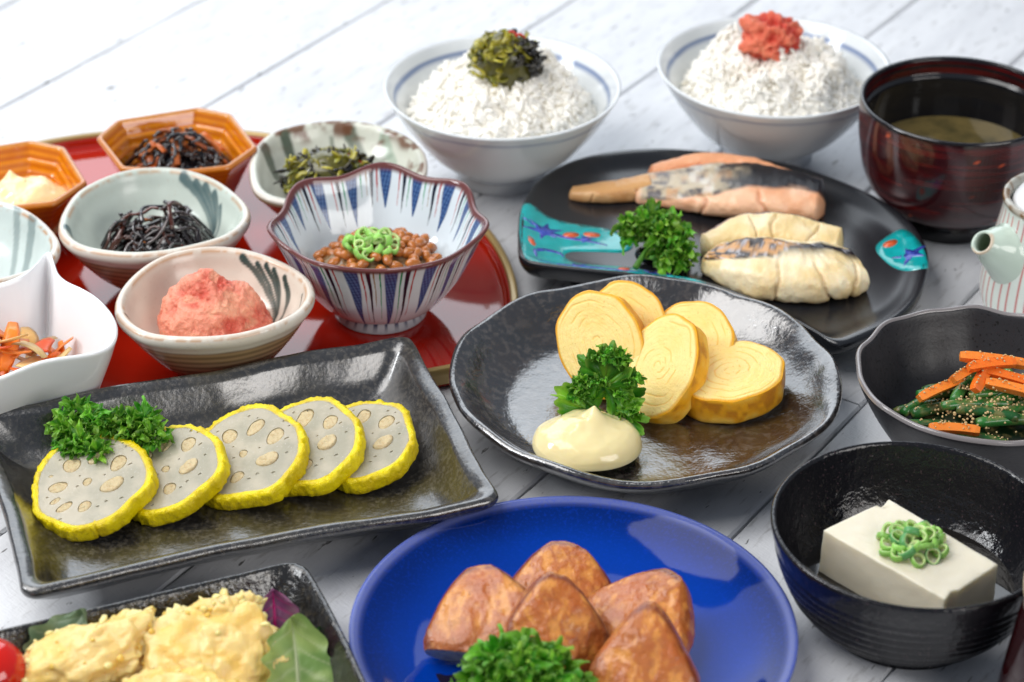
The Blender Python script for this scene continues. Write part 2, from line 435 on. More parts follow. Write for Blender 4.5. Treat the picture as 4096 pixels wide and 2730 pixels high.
m_tomato = mat('tomato_skin', lin(205, 24, 8), rough=0.08, spec=0.5, coat=0.5, sss=0.2, sssr=(1, 0.1, 0.05), sscale=0.3)
m_lettuce = mat('lettuce_leaf', attr=True, rough=0.35, spec=0.5, tl=0.3, bumps=[(2.0, 0.06, 4)])
m_bottle = mat('dark_red_glass', lin(46, 6, 10), rough=0.06, spec=0.6, coat=0.6, trans=0.35, ior=1.45)
m_cap = mat('cream_stopper', lin(214, 196, 160), rough=0.25)

# ------------------------------------------------------------------ table
table = bpy.data.objects.new('table', None); COL.objects.link(table); table['kind'] = 'structure'
dv = np.array([math.cos(DIR), math.sin(DIR)]); nv = np.array([math.cos(DIR + PI / 2), math.sin(DIR + PI / 2)])
def plank_mesh(u0, u1, v0, v1, seed):
    g = 0.055; h = 1.6; bvl = 0.10
    n = max(2, int((u1 - u0) / 1.2)); us = np.linspace(u0 + g, u1 - g, n)
    rows = [(v0 + g, -h, 0), (v0 + g, -bvl * 1.3, 1), (v0 + g + bvl, -0.012, 1), (v0 + g + 0.28, 0, 0), (v1 - g - 0.28, 0, 0), (v1 - g - bvl, -0.012, 1), (v1 - g, -bvl * 1.3, 1), (v1 - g, -h, 0)]
    V = []
    for k, (v, z, wv) in enumerate(rows):
        j = 0.05 * vn(np.stack([us * 0.35, np.full(n, v0 if k < 4 else v1), np.full(n, seed * 3.1)], 1), 5) if wv else 0
        xy = us[:, None] * dv + (np.full(n, v) + j)[:, None] * nv
        V.append(np.c_[xy, np.full(n, z)])
    V = np.concatenate(V); F = []
    for k in range(7):
        for i in range(n - 1): F.append((k * n + i, k * n + i + 1, (k + 1) * n + i + 1, (k + 1) * n + i))
    F.append(tuple(k * n for k in range(8))); F.append(tuple(k * n + n - 1 for k in range(8))[::-1])
    return V, [f[::-1] for f in F]
vl = [-62.4, -52.9, -43.6, -34.3, -24.9, -15.25, -6.0, 2.7, 10.9, 20.2, 29.6, 39.1, 48.55, 57.9, 67.3, 76.7]
rp = random.Random(3)
for i in range(len(vl) - 1):
    if abs(vl[i] + 15.25) < 0.01: cuts = [-64, -52, 6.4, 64.0, 100]
    else:
        cuts = [-64]; c = -64 + rp.uniform(8, 18)
        # keep the other butt joints where dishes hide them or outside the picture
        cuts = [-64, rp.uniform(-58, -46), rp.choice([rp.uniform(62, 72)]), 100]
    for j in range(len(cuts) - 1):
        V, F = plank_mesh(cuts[j], cuts[j + 1], vl[i], vl[i + 1], i * 7 + j)
        mesh('plank', V, F, m_plank, table, smooth=False)
a = np.array([(-64, vl[0]), (100, vl[0]), (100, vl[-1]), (-64, vl[-1])])
xy = a[:, :1] * dv + a[:, 1:] * nv
V = np.concatenate([np.c_[xy, np.full(4, -0.9)], np.c_[xy, np.full(4, -3.2)]])
mesh('table_base', V, [(0, 1, 2, 3), (7, 6, 5, 4), (0, 4, 5, 1), (1, 5, 6, 2), (2, 6, 7, 3), (3, 7, 4, 0)], m_gap, table, smooth=False)

# ------------------------------------------------------------------ red half-moon tray
TC = np.array([-18.0, 4.1]); TR = 18.25
tang = math.radians(20.0); td = np.array([math.cos(tang), math.sin(tang)]); tn = np.array([-td[1], td[0]])
p0 = np.array([-3.4, -2.05]) - TC; dist = p0 @ tn
half = math.sqrt(TR * TR - dist * dist)
a0 = math.atan2(*(td * half + tn * dist)[::-1]); a1 = math.atan2(*(-td * half + tn * dist)[::-1]) + 2 * PI
arc = [(TR * math.cos(t), TR * math.sin(t)) for t in np.linspace(a0, a1, 120)]
st = [tuple(tn * dist + td * half * f) for f in np.linspace(-1, 1, 60)[1:-1]]
TO = outline(arc + st, 320, 10, curve=False)
tray = thing('serving_tray', 'large red lacquer half-moon tray with thin gold rim carrying the small side dishes', 'tray', (TC[0], TC[1], 0))
tprof = [(3, 0.0), (1.2, 0.0), (0.35, 0.05), (0.12, 0.4), (0.0, 0.85), (-0.02, 1.14)]
V, F, I = vessel(TO, tprof + [(0.28, 1.14), (0.42, 0.9), (0.55, 0.62), (1.0, 0.50), (2.0, 0.48), (5, 0.48)], mid=None, M=44)
mesh('tray_body', V, F, m_red, tray)
# gold rim strip over the lip and down the outside
n = len(TO); rows = [(-0.035, 0.35), (-0.06, 0.8), (-0.06, 1.18), (0.02, 1.24), (0.2, 1.24), (0.31, 1.18), (0.33, 1.06)]
Rm = np.abs(TO).max(); V = []
nx = np.roll(TO, -1, 0) - np.roll(TO, 1, 0); nx = np.stack([nx[:, 1], -nx[:, 0]], 1); nx /= np.linalg.norm(nx, axis=1)[:, None]
for d, z in rows: V.append(np.c_[TO - nx * d, np.full(n, z)])
F = []
for i in range(len(rows) - 1):
    for j in range(n): F.append((i * n + j, i * n + (j + 1) % n, (i + 1) * n + (j + 1) % n, (i + 1) * n + j))
mesh('gold_rim', np.concatenate(V), F, m_gold, tray)
TZ = 0.50                                   # dishes on the tray stand at this height

def dish(name, label, cat, loc, O, prof, material, colf=None, group=None, foot=None, footmat=None, footcol=None, **k):
    t = thing(name, label, cat, loc, group)
    V, F, I = vessel(O, prof, **k)
    cols = colf(V, I) if colf else None
    mesh('bowl_body' if 'bowl' in name else 'dish_body', V, F, material, t, cols=cols)
    if foot:
        V2, F2 = ring(*foot)
        mesh('foot_ring', V2, F2, footmat or material, t, cols=None if cols is None else np.tile(np.asarray(footcol, float), (len(V2), 1)))
    return t

# ------------------------------------------------------------------ rice bowls
RB = 6.28
rprof = [(4.6, 0.62), (4.0, 0.62), (3.4, 1.0), (2.3, 1.95), (1.2, 3.35), (0.45, 4.55), (0.02, 5.33), (0.03, 5.42), (0.13, 5.43), (0.3, 5.2), (0.8, 4.4), (1.6, 3.2), (2.9, 1.9), (4.2, 1.35), (5.2, 1.2)]
def rice_col(V, I):
    c = np.tile(lin(224, 228, 230), (len(V), 1)); z = V[:, 2]
    bl = np.array(lin(86, 112, 160)); bl2 = np.array(lin(120, 136, 168))
    ins = I['side'] == 1
    wv = 0.02 * vn(np.c_[V[:, :2] * 0.5, z * 0], 4)
    t = np.where(ins, np.exp(-((z - 4.72 + wv) / 0.10) ** 4), 0)
    c = mixc(c, bl, t * 0.95)
    t = np.where(~ins, np.exp(-((z - 4.78 + wv) / 0.065) ** 4), 0); c = mixc(c, bl, t * 0.9)
    t = np.where(~ins, np.exp(-((z - 0.98) / 0.10) ** 4), 0); c = mixc(c, bl2, t * 0.8)
    return c
def rice_bowl(loc, label):
    return dish('rice_bowl', label, 'bowl', loc, circle_outline(RB, 160), rprof, m_porc, rice_col, group='white rice bowls with blue bands',
                foot=(2.42, 0.0, 2.2, 0.98), footcol=lin(210, 214, 218), M=90)
B1 = (-0.62, 19.3, 0); B2 = (13.98, 22.0, 0)
rice_bowl(B1, 'white rice bowl with blue bands holding rice topped with green pickled leaves')
rice_bowl(B2, 'white rice bowl with blue bands holding rice topped with orange-red spicy roe')

def grains(n, surf, rng, L=0.40, W=0.14, buf=None):
    """rice grains standing out of a mound surface; surf(u,v)->(point, normal)"""
    g, f = ico(1); g = g * np.array([W, W, L])
    b = Buf()
    for _ in range(n):
        p, nn = surf(rng)
        q = Vector(nn).to_track_quat('Z', 'Y').to_matrix()
        tilt = Matrix.Rotation(rng.choice([rng.uniform(1.15, 1.57)] * 3 + [rng.uniform(0.3, 1.2)]), 3, 'X'); sp = Matrix.Rotation(rng.uniform(0, 2 * PI), 3, 'Z')
        s = rng.uniform(0.85, 1.2)
        R = np.array(q @ sp @ tilt)
        b.add((g * s) @ R.T + p + np.asarray(nn) * rng.uniform(-0.06, 0.13), f)
    return b

def rice(loc, label, rad, zb, peak, seed, lean=(0, 0)):
    rng = np.random.default_rng(seed); rr = random.Random(seed)
    t = thing('rice_serving', label, 'rice', (loc[0], loc[1], loc[2] + zb), 'mounds of boiled rice')
    def height(x, y):
        r = np.hypot(x - lean[0] * 0.5, y - lean[1] * 0.5) / rad
        P = np.stack([x * 0.9, y * 0.9, np.full_like(x, seed * 1.7)], 1)
        h = peak * np.clip(1 - r ** 2.9, -0.12, 1) + 0.95 * fbm(P, seed, 3) * sstep(1.15, 0.7, r) + 0.42 * fbm(P * 2.2, seed + 5, 2) * sstep(1.15, 0.8, r)
        return np.maximum(h, -0.35)
    nr, na = 40, 110
    V = []; F = []
    for i in range(nr):
        r = rad * 1.08 * i / (nr - 1)
        a = np.linspace(0, 2 * PI, na, endpoint=False)
        x = r * np.cos(a); y = r * np.sin(a); z = height(x, y)
        if i == nr - 1: z = z - 0.2
        V.append(np.stack([x, y, z], 1))
    V = np.concatenate(V)
    for i in range(nr - 1):
        for j in range(na): F.append((i * na + j, (i + 1) * na + j, (i + 1) * na + (j + 1) % na, i * na + (j + 1) % na))
    mesh('rice_mound', V, F, m_rice, t, kind=None)
    e = 0.05
    def surf(_):
        r = rad * 1.06 * math.sqrt(rr.random()); a = rr.uniform(0, 2 * PI); x, y = r * math.cos(a), r * math.sin(a)
        X = np.array([x, x + e, x]); Y = np.array([y, y, y + e]); h = height(X, Y)
        nn = np.array([-(h[1] - h[0]) / e, -(h[2] - h[0]) / e, 1.0]); nn /= np.linalg.norm(nn)
        return np.array([x, y, h[0]]), nn
    b = grains(2100, surf, rr)
    b.obj('rice_grains', m_rice, t, kind='stuff')
    return t
rice(B1, 'mound of boiled white rice under the pickled green leaves', 4.6, 4.0, 2.3, 11)
rice(B2, 'mound of boiled white rice under the orange-red roe', 4.6, 4.0, 2.3, 23, (0.1, 0.1))

# ------------------------------------------------------------------ generic foods
def lump(name, mat_, parent, radii, seed, n=5, amp=(0.25, 0.08, 0.03), freq=(1.0, 3.0, 9.0), col=None, loc=(0, 0, 0), flat=None, shape=None, rot=None, colf=None, kind=None):
    V, F = ico(n); N = V.copy()
    R = np.asarray(radii, float)
    if shape is not None: V = shape(V)
    V = V * R
    s = 0
    for k, (a, f) in enumerate(zip(amp, freq)): s = s + a * fbm(V * f + seed * 7.3, seed + k * 11, 3)
    V = V + N * s[:, None]
    if flat is not None: V[:, 2] = np.maximum(V[:, 2], flat + 0.02 * vn(V * 3, seed))
    if rot is not None: V = V @ np.asarray(rot).T
    c = None
    if colf is not None: c = colf(V, s, N)
    elif col is not None: c = np.tile(np.asarray(col, float), (len(V), 1))
    return mesh(name, V, F, mat_, parent, loc=loc, cols=c, kind=kind)

def roe_col(c1, c2, c3):
    def f(V, s, N):
        a = sstep(-0.15, 0.25, s + 0.12 * fbm(V * 2.5, 3, 3)); c = mixc(c2, c1, a)
        b = sstep(0.15, 0.5, fbm(V * 1.2 + 5, 9, 3)); return mixc(c, c3, b * 0.7)
    return f

def strips(buf, n, rng, mound, L=(0.8, 1.6), w=(0.12, 0.2), th=0.05, cols=((0.3, 0.3, 0.05),), curl=0.6, tiltmax=0.9):
    """bent flat shreds scattered over a mound: mound(rng)->point"""
    for _ in range(n):
        p = mound(rng); l = rng.uniform(*L); ww = rng.uniform(*w)
        R = np.array(Matrix.Rotation(rng.uniform(0, 2 * PI), 3, 'Z') @ Matrix.Rotation(rng.uniform(-tiltmax, tiltmax), 3, 'Y') @ Matrix.Rotation(rng.uniform(-1.2, 1.2), 3, 'X'))
        k = 6; t = np.linspace(-0.5, 0.5, k); cv = rng.uniform(-curl, curl); tw = rng.uniform(-curl, curl)
        path = np.stack([t * l, cv * (t ** 2) * l, tw * (t ** 2 - 0.1) * l], 1) @ R.T + p
        ra = ww * (0.55 + 0.45 * np.cos(t * PI))
        V, F = tube(path, ra, 6, flat=th / ww)
        c = np.array(rng.choice(cols)) * rng.uniform(0.75, 1.2)
        buf.add(V, F, np.clip(c, 0, 1))

def dome_pts(rx, ry, h, lo=0.3):
    def f(rng):
        r = math.sqrt(rng.random()); a = rng.uniform(0, 2 * PI)
        return np.array([rx * r * math.cos(a), ry * r * math.sin(a), h * (1 - r ** 2) * rng.uniform(lo, 1.0)])
    return f

OLIVE = [lin(140, 138, 30), lin(168, 158, 40), lin(110, 112, 26), lin(186, 176, 60), lin(128, 120, 20)]
DARK = [lin(34, 30, 26), lin(44, 40, 30), lin(24, 22, 24), lin(60, 54, 34)]

def pickle_heap(label, loc, rx, ry, h, n, seed, dark_side=None, chili=2, name='pickled_greens'):
    rng = random.Random(seed)
    t = thing(name, label, 'pickles', loc)
    ms = lump('heap_core', m_pickle, t, (rx * 0.8, ry * 0.8, h * 0.72), seed, 3, (0.2, 0.1), (1.2, 3), col=lin(84, 80, 22), loc=(0, 0, h * 0.35))
    def sh(rng):
        r = math.sqrt(rng.random()); a = rng.uniform(0, 2 * PI); z = math.sqrt(max(0, 1 - r * r))
        return np.array([rx * r * math.cos(a), ry * r * math.sin(a), h * 0.35 + h * 0.62 * z * rng.choice([1, 1, 1, -0.2]) * rng.uniform(0.9, 1.1)])
    b = Buf(); b2 = Buf()
    for _ in range(n):
        p = sh(rng); d = dark_side is not None and (p[0] * dark_side[0] + p[1] * dark_side[1] + p[2] * dark_side[2] > rng.gauss(dark_side[3], 0.35))
        if dark_side is None: d = rng.random() < 0.55
        strips(b2 if d else b, 1, rng, lambda r_: p, (0.35, 0.95), (0.10, 0.24), 0.07, DARK if d else OLIVE, 1.2)
    b.obj('stem_shreds', m_pickle, t, kind='stuff'); b2.obj('dark_leaf_shreds', m_pickle, t, kind='stuff')
    for k in range(chili):
        b = Buf(); p = np.array([0.15 + 0.42 * k - 0.1, -0.2 * k - 0.1, h * 1.0 + 0.06 * (1 - k)])
        path = p + np.array([[0, 0, -0.1], [0.12, 0.03, 0.16], [0.3, -0.03, 0.2], [0.5, 0.02, 0.02]]) * (1, 1, 1)
        V, F = tube(catmull(path, 10), 0.13, 7, 0.5); b.add(V, F, lin(205, 40, 14))
        b.obj('chili_slice', m_pickle, t)
    return t

# toppings on the rice
pickle_heap('glossy green and black pickled leaf topping with red chili on the left rice mound', (B1[0] + 0.2, B1[1] - 0.65, 5.85), 1.9, 1.5, 2.75, 240, 5, (0.6, -0.25, -0.15, 0.1))
b = Buf(); rng = random.Random(2)
V, F = tube(catmull([(-0.2, -1.5, 7.0), (-0.35, -1.85, 6.4), (-0.3, -2.1, 5.9)], 10), np.linspace(0.28, 0.14, 10), 8, 0.5)
tt = thing('pickled_leaf_strand', 'olive-green pickled leaf strand hanging down from the topping over the left rice mound', 'pickle', (B1[0], B1[1], 0))
b.add(V, F, lin(150, 140, 30)); b.obj('leaf_strand', m_pickle, tt)
t = thing('spicy_roe', 'rough orange-red spicy roe ball topping the right rice mound', 'roe', (B2[0] - 0.2, B2[1] - 0.4, 7.15))
lump('roe_lump', m_roe, t, (1.5, 1.3, 1.3), 31, 6, (0.6, 0.45, 0.12), (0.9, 2.2, 6), colf=roe_col(lin(236, 124, 92), lin(206, 66, 48), lin(240, 150, 110)))

# ------------------------------------------------------------------ miso soup bowl
MB = (22.74, 14.75, 0)
def lac_col(V, I):
    z = V[:, 2]; th = I['th']
    f = fbm(np.stack([np.cos(th) * 2, np.sin(th) * 2, z * 7], 1), 3, 4)
    c = mixc(lin(48, 8, 14), lin(84, 18, 18), sstep(-0.2, 0.5, f))
    sp = vn(V * 4.0, 8); c = mixc(c, lin(200, 80, 40), sstep(0.86, 0.94, sp) * (I['side'] == 0))
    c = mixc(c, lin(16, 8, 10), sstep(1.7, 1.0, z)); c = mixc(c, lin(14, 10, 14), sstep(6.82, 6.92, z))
    return c
t = thing('soup_bowl', 'tall dark maroon lacquer soup bowl with black interior, filled with miso soup', 'bowl', MB)
mp_out = [(3.0, 0.9), (2.6, 0.9), (1.9, 1.1), (1.0, 1.9), (0.4, 3.1), (0.1, 4.6), (0.0, 5.9), (0.0, 6.95)]
V, F, I = vessel(circle_outline(5.02, 144), mp_out + [(0.06, 7.04), (0.16, 7.04), (0.22, 6.95), (0.25, 6.2)], M=60)
keep = I['m']
# outside skin only (open inside rows are covered by the lining)
mesh('bowl_body', V, F[:(60 - 1) * 144], m_lacq, t, cols=lac_col(V, I))
lp = [(0.20, 7.02), (0.24, 6.6), (0.24, 6.15), (0.38, 6.08), (0.42, 5.9), (0.45, 4.8), (0.8, 3.2), (1.6, 1.9), (2.8, 1.35), (4, 1.3)]
V, F, I = vessel(circle_outline(5.02, 144), lp, M=70); mesh('bowl_lining', V, F[:-288] , m_lacqin, t)
V2, F2 = ring(2.7, 0.0, 2.45, 1.15, 0.3); mesh('foot_ring', V2, F2, m_lacqin, t)
t = thing('miso_soup', 'cloudy brown-green miso soup in the maroon lacquer bowl', 'soup', (MB[0], MB[1], 3.8))
a = np.linspace(0, 2 * PI, 96, endpoint=False)
rows = [4.38, 4.24, 3.4, 2.0, 1.0]; V = [np.c_[r * np.cos(a), r * np.sin(a), np.full(96, 0.06 if r > 4.2 else 0.0)] for r in rows] + [np.zeros((1, 3))]
F = [(i * 96 + j, i * 96 + (j + 1) % 96, (i + 1) * 96 + (j + 1) % 96, (i + 1) * 96 + j) for i in range(4) for j in range(96)] + [(4 * 96 + j, 4 * 96 + (j + 1) % 96, 5 * 96) for j in range(96)]
mesh('broth_surface', np.concatenate(V), F, m_soy, t)
b = Buf(); rng = random.Random(9)
for _ in range(7):
    strips(b, 1, rng, lambda r: np.array([r.uniform(-1.8, 1.2), r.uniform(-2.5, 1.5), 0.05]), (0.5, 1.1), (0.15, 0.4), 0.04, [lin(20, 44, 22), lin(90, 120, 40)], 0.5, 0.1)
b.obj('seaweed_piece', m_kelp, t)

# ------------------------------------------------------------------ stoneware bowls on the tray
KO = np.array([(-21.82, 4.6), (-21.95, 6.4), (-21.5, 8.7), (-20.04, 10.5), (-18.46, 11.2), (-16.64, 11.1), (-14.85, 10.0), (-13.43, 8.17), (-12.80, 6.64), (-12.95, 5.26), (-13.7, 4.04), (-15.18, 3.09), (-16.74, 2.48), (-18.36, 2.32), (-20.04, 2.69), (-21.14, 3.4)])
RO = np.array([(-18.02, -3.02), (-18.2, -1.4), (-17.8, 0.37), (-16.99, 1.9), (-15.97, 2.8), (-14.46, 3.3), (-13.0, 3.15), (-11.49, 2.4), (-10.15, 1.26), (-9.4, 0.15), (-9.12, -0.97), (-9.27, -2.06), (-9.82, -3.14), (-10.92, -4.17), (-12.42, -4.93), (-14.33, -5.21), (-16.11, -5.01), (-17.18, -4.32)])
KC = np.array([-17.4, 6.7]); RC = np.array([-13.7, -1.1])
bprof = [(3.1, 0.55, 0, 1), (2.4, 0.62, 0, 0.8), (1.7, 1.2, 0, 0.35), (0.9, 2.3, 0, 0.1), (0.28, 3.35), (0.02, 3.75), (0.0, 4.05), (0.12, 4.2), (0.32, 4.2), (0.5, 3.95), (0.8, 3.25), (1.5, 2.3), (2.5, 1.7, 0, 0.5), (3.3, 1.5, 0, 0.8)]
def stone_col(inner, strokes, seed, rimbrown=0.7, clay=lin(176, 148, 112), smear=(), unroll=False):
    def f(V, I):
        x, y, z = V.T; ins = I['side'] == 1
        c = mixc(inner, np.array(inner) * 0.88, sstep(-0.2, 0.5, fbm(V * 0.5, seed, 3)))
        cl = mixc(clay, np.array(clay) * 0.5, 0.5 + 0.5 * np.sin(z * 16 + 0.6 * fbm(V * 0.4, seed, 2)))
        glz = sstep(3.15, 3.35, z + 0.1 * vn(V * 0.8, seed))
        c = np.where(ins[:, None], c, mixc(cl, lin(222, 216, 205), glz))
        rb = np.exp(-((z - 4.12) / 0.07) ** 2) * sstep(-0.35, 0.15, fbm(V * 2.4, seed + 3, 3)) * rimbrown
        c = mixc(c, lin(186, 132, 80), rb)
        for pts, wd, cc, op in strokes:
            d, tt = poly_dist(I['th'] * 4.2 + 0.08 * vn(V * 1.5, seed), z, pts) if unroll else poly_dist(x, y, pts)
            wloc = wd * 1.25 * (1.05 - 0.70 * tt) * (1 + 0.15 * vn(V * 3, seed))
            a = sstep(wloc, wloc * 0.6, d) * op * 1.1 * (1 - 0.35 * tt) * ins
            a = np.clip(a, 0, 1)
            c = mixc(c, cc, a)
        for (px, py, r, cc) in smear:
            d = np.hypot(x - px, y - py) + 0.15 * vn(V * 2, seed); c = mixc(c, cc, sstep(r, r * 0.4, d) * 0.75 * ins)
        return c
    return f
GR = lin(44, 62, 58); GR2 = lin(74, 98, 100)
def brush(th1, z1, th2, z2, w_, col_, op_, bend=0.0):
    a1, a2 = math.radians(th1), math.radians(th2)
    return ([(a1 * 4.2, z1), ((a1 + a2) / 2 * 4.2 + bend, (z1 + z2) / 2), (a2 * 4.2, z2)], w_, col_, op_)
rstro = [brush(76, 3.95, 14, 1.9, 0.20, GR, 0.9, 0.3), brush(63, 3.85, 20, 2.1, 0.13, GR, 0.9, 0.2), brush(55, 3.9, 24, 2.3, 0.16, GR, 0.95), brush(47, 3.85, 22, 2.2, 0.15, GR, 0.95), brush(35, 3.75, 14, 2.1, 0.18, GR, 0.95, -0.2), brush(14, 2.0, -14, 1.75, 0.08, GR, 0.7),
         brush(8, 3.8, -8, 2.9, 0.09, GR, 0.8), brush(-155, 3.95, -128, 3.3, 0.20, GR, 0.9)]
kstro = [brush(78, 3.95, 16, 2.0, 0.26, GR2, 0.85, 0.3), brush(66, 3.85, 20, 2.2, 0.22, GR2, 0.85, 0.2), brush(56, 3.85, 24, 2.3, 0.22, GR2, 0.85), brush(45, 3.75, 22, 2.2, 0.22, GR2, 0.85), brush(33, 3.4, 14, 2.0, 0.15, GR2, 0.8), brush(14, 2.2, -16, 1.75, 0.09, GR2, 0.7), brush(-158, 4.0, -125, 3.1, 0.26, GR2, 0.9)]
fk = dict(foot=(1.75, 0.0, 1.9, 0.75), footmat=m_clay)
dish('stoneware_bowl', 'cream stoneware bowl with dark brushed grass strokes holding pink cod roe', 'bowl', (RC[0], RC[1], TZ), outline(RO - RC, 440, 6), bprof, m_stone, stone_col(lin(216, 205, 190), rstro, 2, unroll=True),
     group='ribbed stoneware bowls with brushed grass strokes', footcol=lin(190, 160, 120), M=110, ab=(4.5, 4.2), **fk)
dish('stoneware_bowl', 'pale celadon stoneware bowl with brushed grass strokes holding black seaweed strands', 'bowl', (KC[0], KC[1], TZ), outline(KO - KC, 440, 6), bprof, m_stone, stone_col(lin(200, 210, 200), kstro, 5, unroll=True),
     group='ribbed stoneware bowls with brushed grass strokes', footcol=lin(190, 160, 120), M=110, ab=(4.5, 4.4), **fk)
LC = KC + np.array([-8.75, -3.35])
dish('stoneware_bowl', 'pale stoneware bowl cut off by the left edge, only its speckled right rim showing', 'bowl', (LC[0], LC[1], TZ), outline(KO - KC, 220), bprof, m_stone, stone_col(lin(200, 210, 206), [([(3.0, 3.0), (2.6, 1.0), (2.4, -1.5)], 0.3, GR2, 0.6), ([(2.0, 3.6), (1.9, 1.5), (1.8, -1)], 0.2, GR2, 0.5)], 8, 0.9, smear=((4.1, -1.4, 0.3, GR),)),
     group='ribbed stoneware bowls with brushed grass strokes', footcol=lin(190, 160, 120), M=110, ab=(4.5, 4.4), **fk)
# pickled-greens bowl with brown rim
PKO = np.array([(-13.24, 10.76), (-13.3, 12.54), (-13.01, 14.06), (-12.4, 15.22), (-11.39, 15.94), (-9.99, 16.44), (-8.56, 16.55), (-7.1, 16.1), (-5.62, 15.0), (-4.71, 13.57), (-4.35, 12.07), (-4.45, 10.4), (-5.2, 8.7), (-6.6, 7.5), (-8.4, 7.0), (-10.2, 7.0), (-11.9, 7.62), (-12.8, 8.88)])
PKO = (PKO + np.array([0, 100])) * 1.0135 - np.array([0, 100]); PKO[:, 1] = np.where(PKO[:, 1] < 10.2, 10.2 - (10.2 - PKO[:, 1]) * 0.75, PKO[:, 1])
PC = np.array([-9.0, 13.4])
BRN = lin(104, 62, 36); GG = lin(84, 96, 80)
def takcol(V, I):
    f = stone_col(lin(210, 212, 198), [([(-3.0, 3.3), (-2.4, 2.2), (-1.2, 1.9), (-0.4, 2.8), (-0.6, 3.9)], 0.3, GG, 0.9), ([(-3.9, 1.7), (-3.2, 0.6), (-2.3, 1.2), (-2.1, 2.4)], 0.32, GG, 0.9), ([(0.3, 4.2), (1.2, 2.9), (2.6, 2.5)], 0.3, GG, 0.85), ([(2.2, 3.4), (2.8, 2.0), (2.6, 0.8)], 0.22, lin(150, 170, 150), 0.7)], 12, 0.9)(V, I)
    x, y, z = V.T
    a = (I['side'] == 1) * sstep(2.5, 3.2, z + 0.5 * vn(V * 1.1, 3)) * sstep(-1.5, 1.5, y + x * 0.4) * sstep(-0.2, 0.1, fbm(V * 1.3, 6, 3))
    f = mixc(f, BRN, a * 0.9)
    return f
dish('stoneware_bowl', 'pale stoneware bowl with brown-blotched rim behind the striped bowl, holding chopped pickles', 'bowl', (PC[0], PC[1], TZ), outline(PKO - PC, 220), [(p[0], p[1] * 0.81) + tuple(p[2:]) for p in bprof], m_stone, takcol, footcol=lin(190, 160, 120), M=110, ab=(4.5, 4.6), **fk)
pickle_heap('chopped olive-green and black pickled leaves in the brown-rimmed stoneware bowl', (-9.35, 13.2, TZ + 1.5), 2.7, 1.9, 2.4, 210, 15, None, 0, 'chopped_pickles')
b = Buf(); tt = thing('chili_sliver', 'thin red chili sliver on the chopped pickles in the brown-rimmed bowl', 'chili', (-7.9, 13.4, TZ + 3.2))
V, F = tube(catmull([(-0.6, 0.2, 0.5), (0.0, 0.0, 0.2), (0.7, -0.1, -0.15)], 10), 0.15, 6, 0.5); b.add(V, F, lin(210, 60, 24)); b.obj('chili_piece', m_pickle, tt)

# cod roe in the front bowl
t = thing('cod_roe', 'large crumbly pink cod roe lump in the front stoneware bowl', 'roe', (-13.8, -0.75, TZ + 1.45))
def roe_shape(V):
    V = V.copy(); z = np.clip(V[:, 2], 0, 1); k = 1 - 0.50 * z ** 1.2; V[:, 0] = V[:, 0] * k - 0.10 * z; V[:, 1] *= k; return V
lump('roe_lump', m_roe, t, (2.65, 2.05, 2.75), 40, 7, (0.55, 0.26, 0.07), (0.5, 1.3, 7), colf=roe_col(lin(242, 158, 130), lin(216, 92, 72), lin(240, 176, 142)), loc=(0, 0, 0.9), shape=roe_shape)

def strand_heap(t, n, rx, ry, h, seed, rad, cols, name, curl=1.0, L=(2.0, 4.0), flat=0.6, matx=None):
    rng = random.Random(seed)
    for k in range(n):
        a = rng.uniform(0, 2 * PI); r = math.sqrt(rng.random()) * 0.75
        p = np.array([rx * r * math.cos(a), ry * r * math.sin(a)]); hd = rng.uniform(0, 2 * PI); l = rng.uniform(*L); pts = []
        m = 7; lay = rng.uniform(0.25, 1.0)
        for i in range(m):
            q = p.copy(); rr = min(1.0, math.hypot(q[0] / rx, q[1] / ry))
            if rr >= 0.98: q = q / rr * 0.96; p = q.copy(); hd += 1.6; rr = 0.96
            pts.append((q[0], q[1], h * (1 - rr ** 2.2) * lay + rng.uniform(-0.06, 0.12)))
            hd += rng.uniform(-curl, curl); p = p + np.array([math.cos(hd), math.sin(hd)]) * l / m
        V, F = tube(catmull(pts, 22), rad * rng.uniform(0.7, 1.25), 6, flat)
        c = np.array(rng.choice(cols)) * rng.uniform(0.7, 1.3)
        mesh(name, V, F, matx or m_kelp, t, cols=np.tile(c, (len(V), 1)))
t = thing('seaweed_salad', 'glossy heap of black-brown seaweed strands in the celadon stoneware bowl', 'seaweed', (-17.4, 6.8, TZ + 1.55))
lump('heap_core', m_kelp, t, (2.3, 1.6, 1.2), 3, 3, (0.2,), (1,), col=lin(18, 12, 12), loc=(0, 0, 0.2))
strand_heap(t, 80, 3.2, 2.5, 3.1, 4, 0.125, [lin(26, 14, 16), lin(38, 18, 16), lin(20, 12, 16), lin(74, 30, 14)], 'seaweed_strand', 0.9)
strand_heap(t, 4, 2.4, 1.8, 2.9, 41, 0.13, [lin(168, 92, 14), lin(150, 70, 12)], 'ginger_sliver', 0.3, (1.0, 1.4))

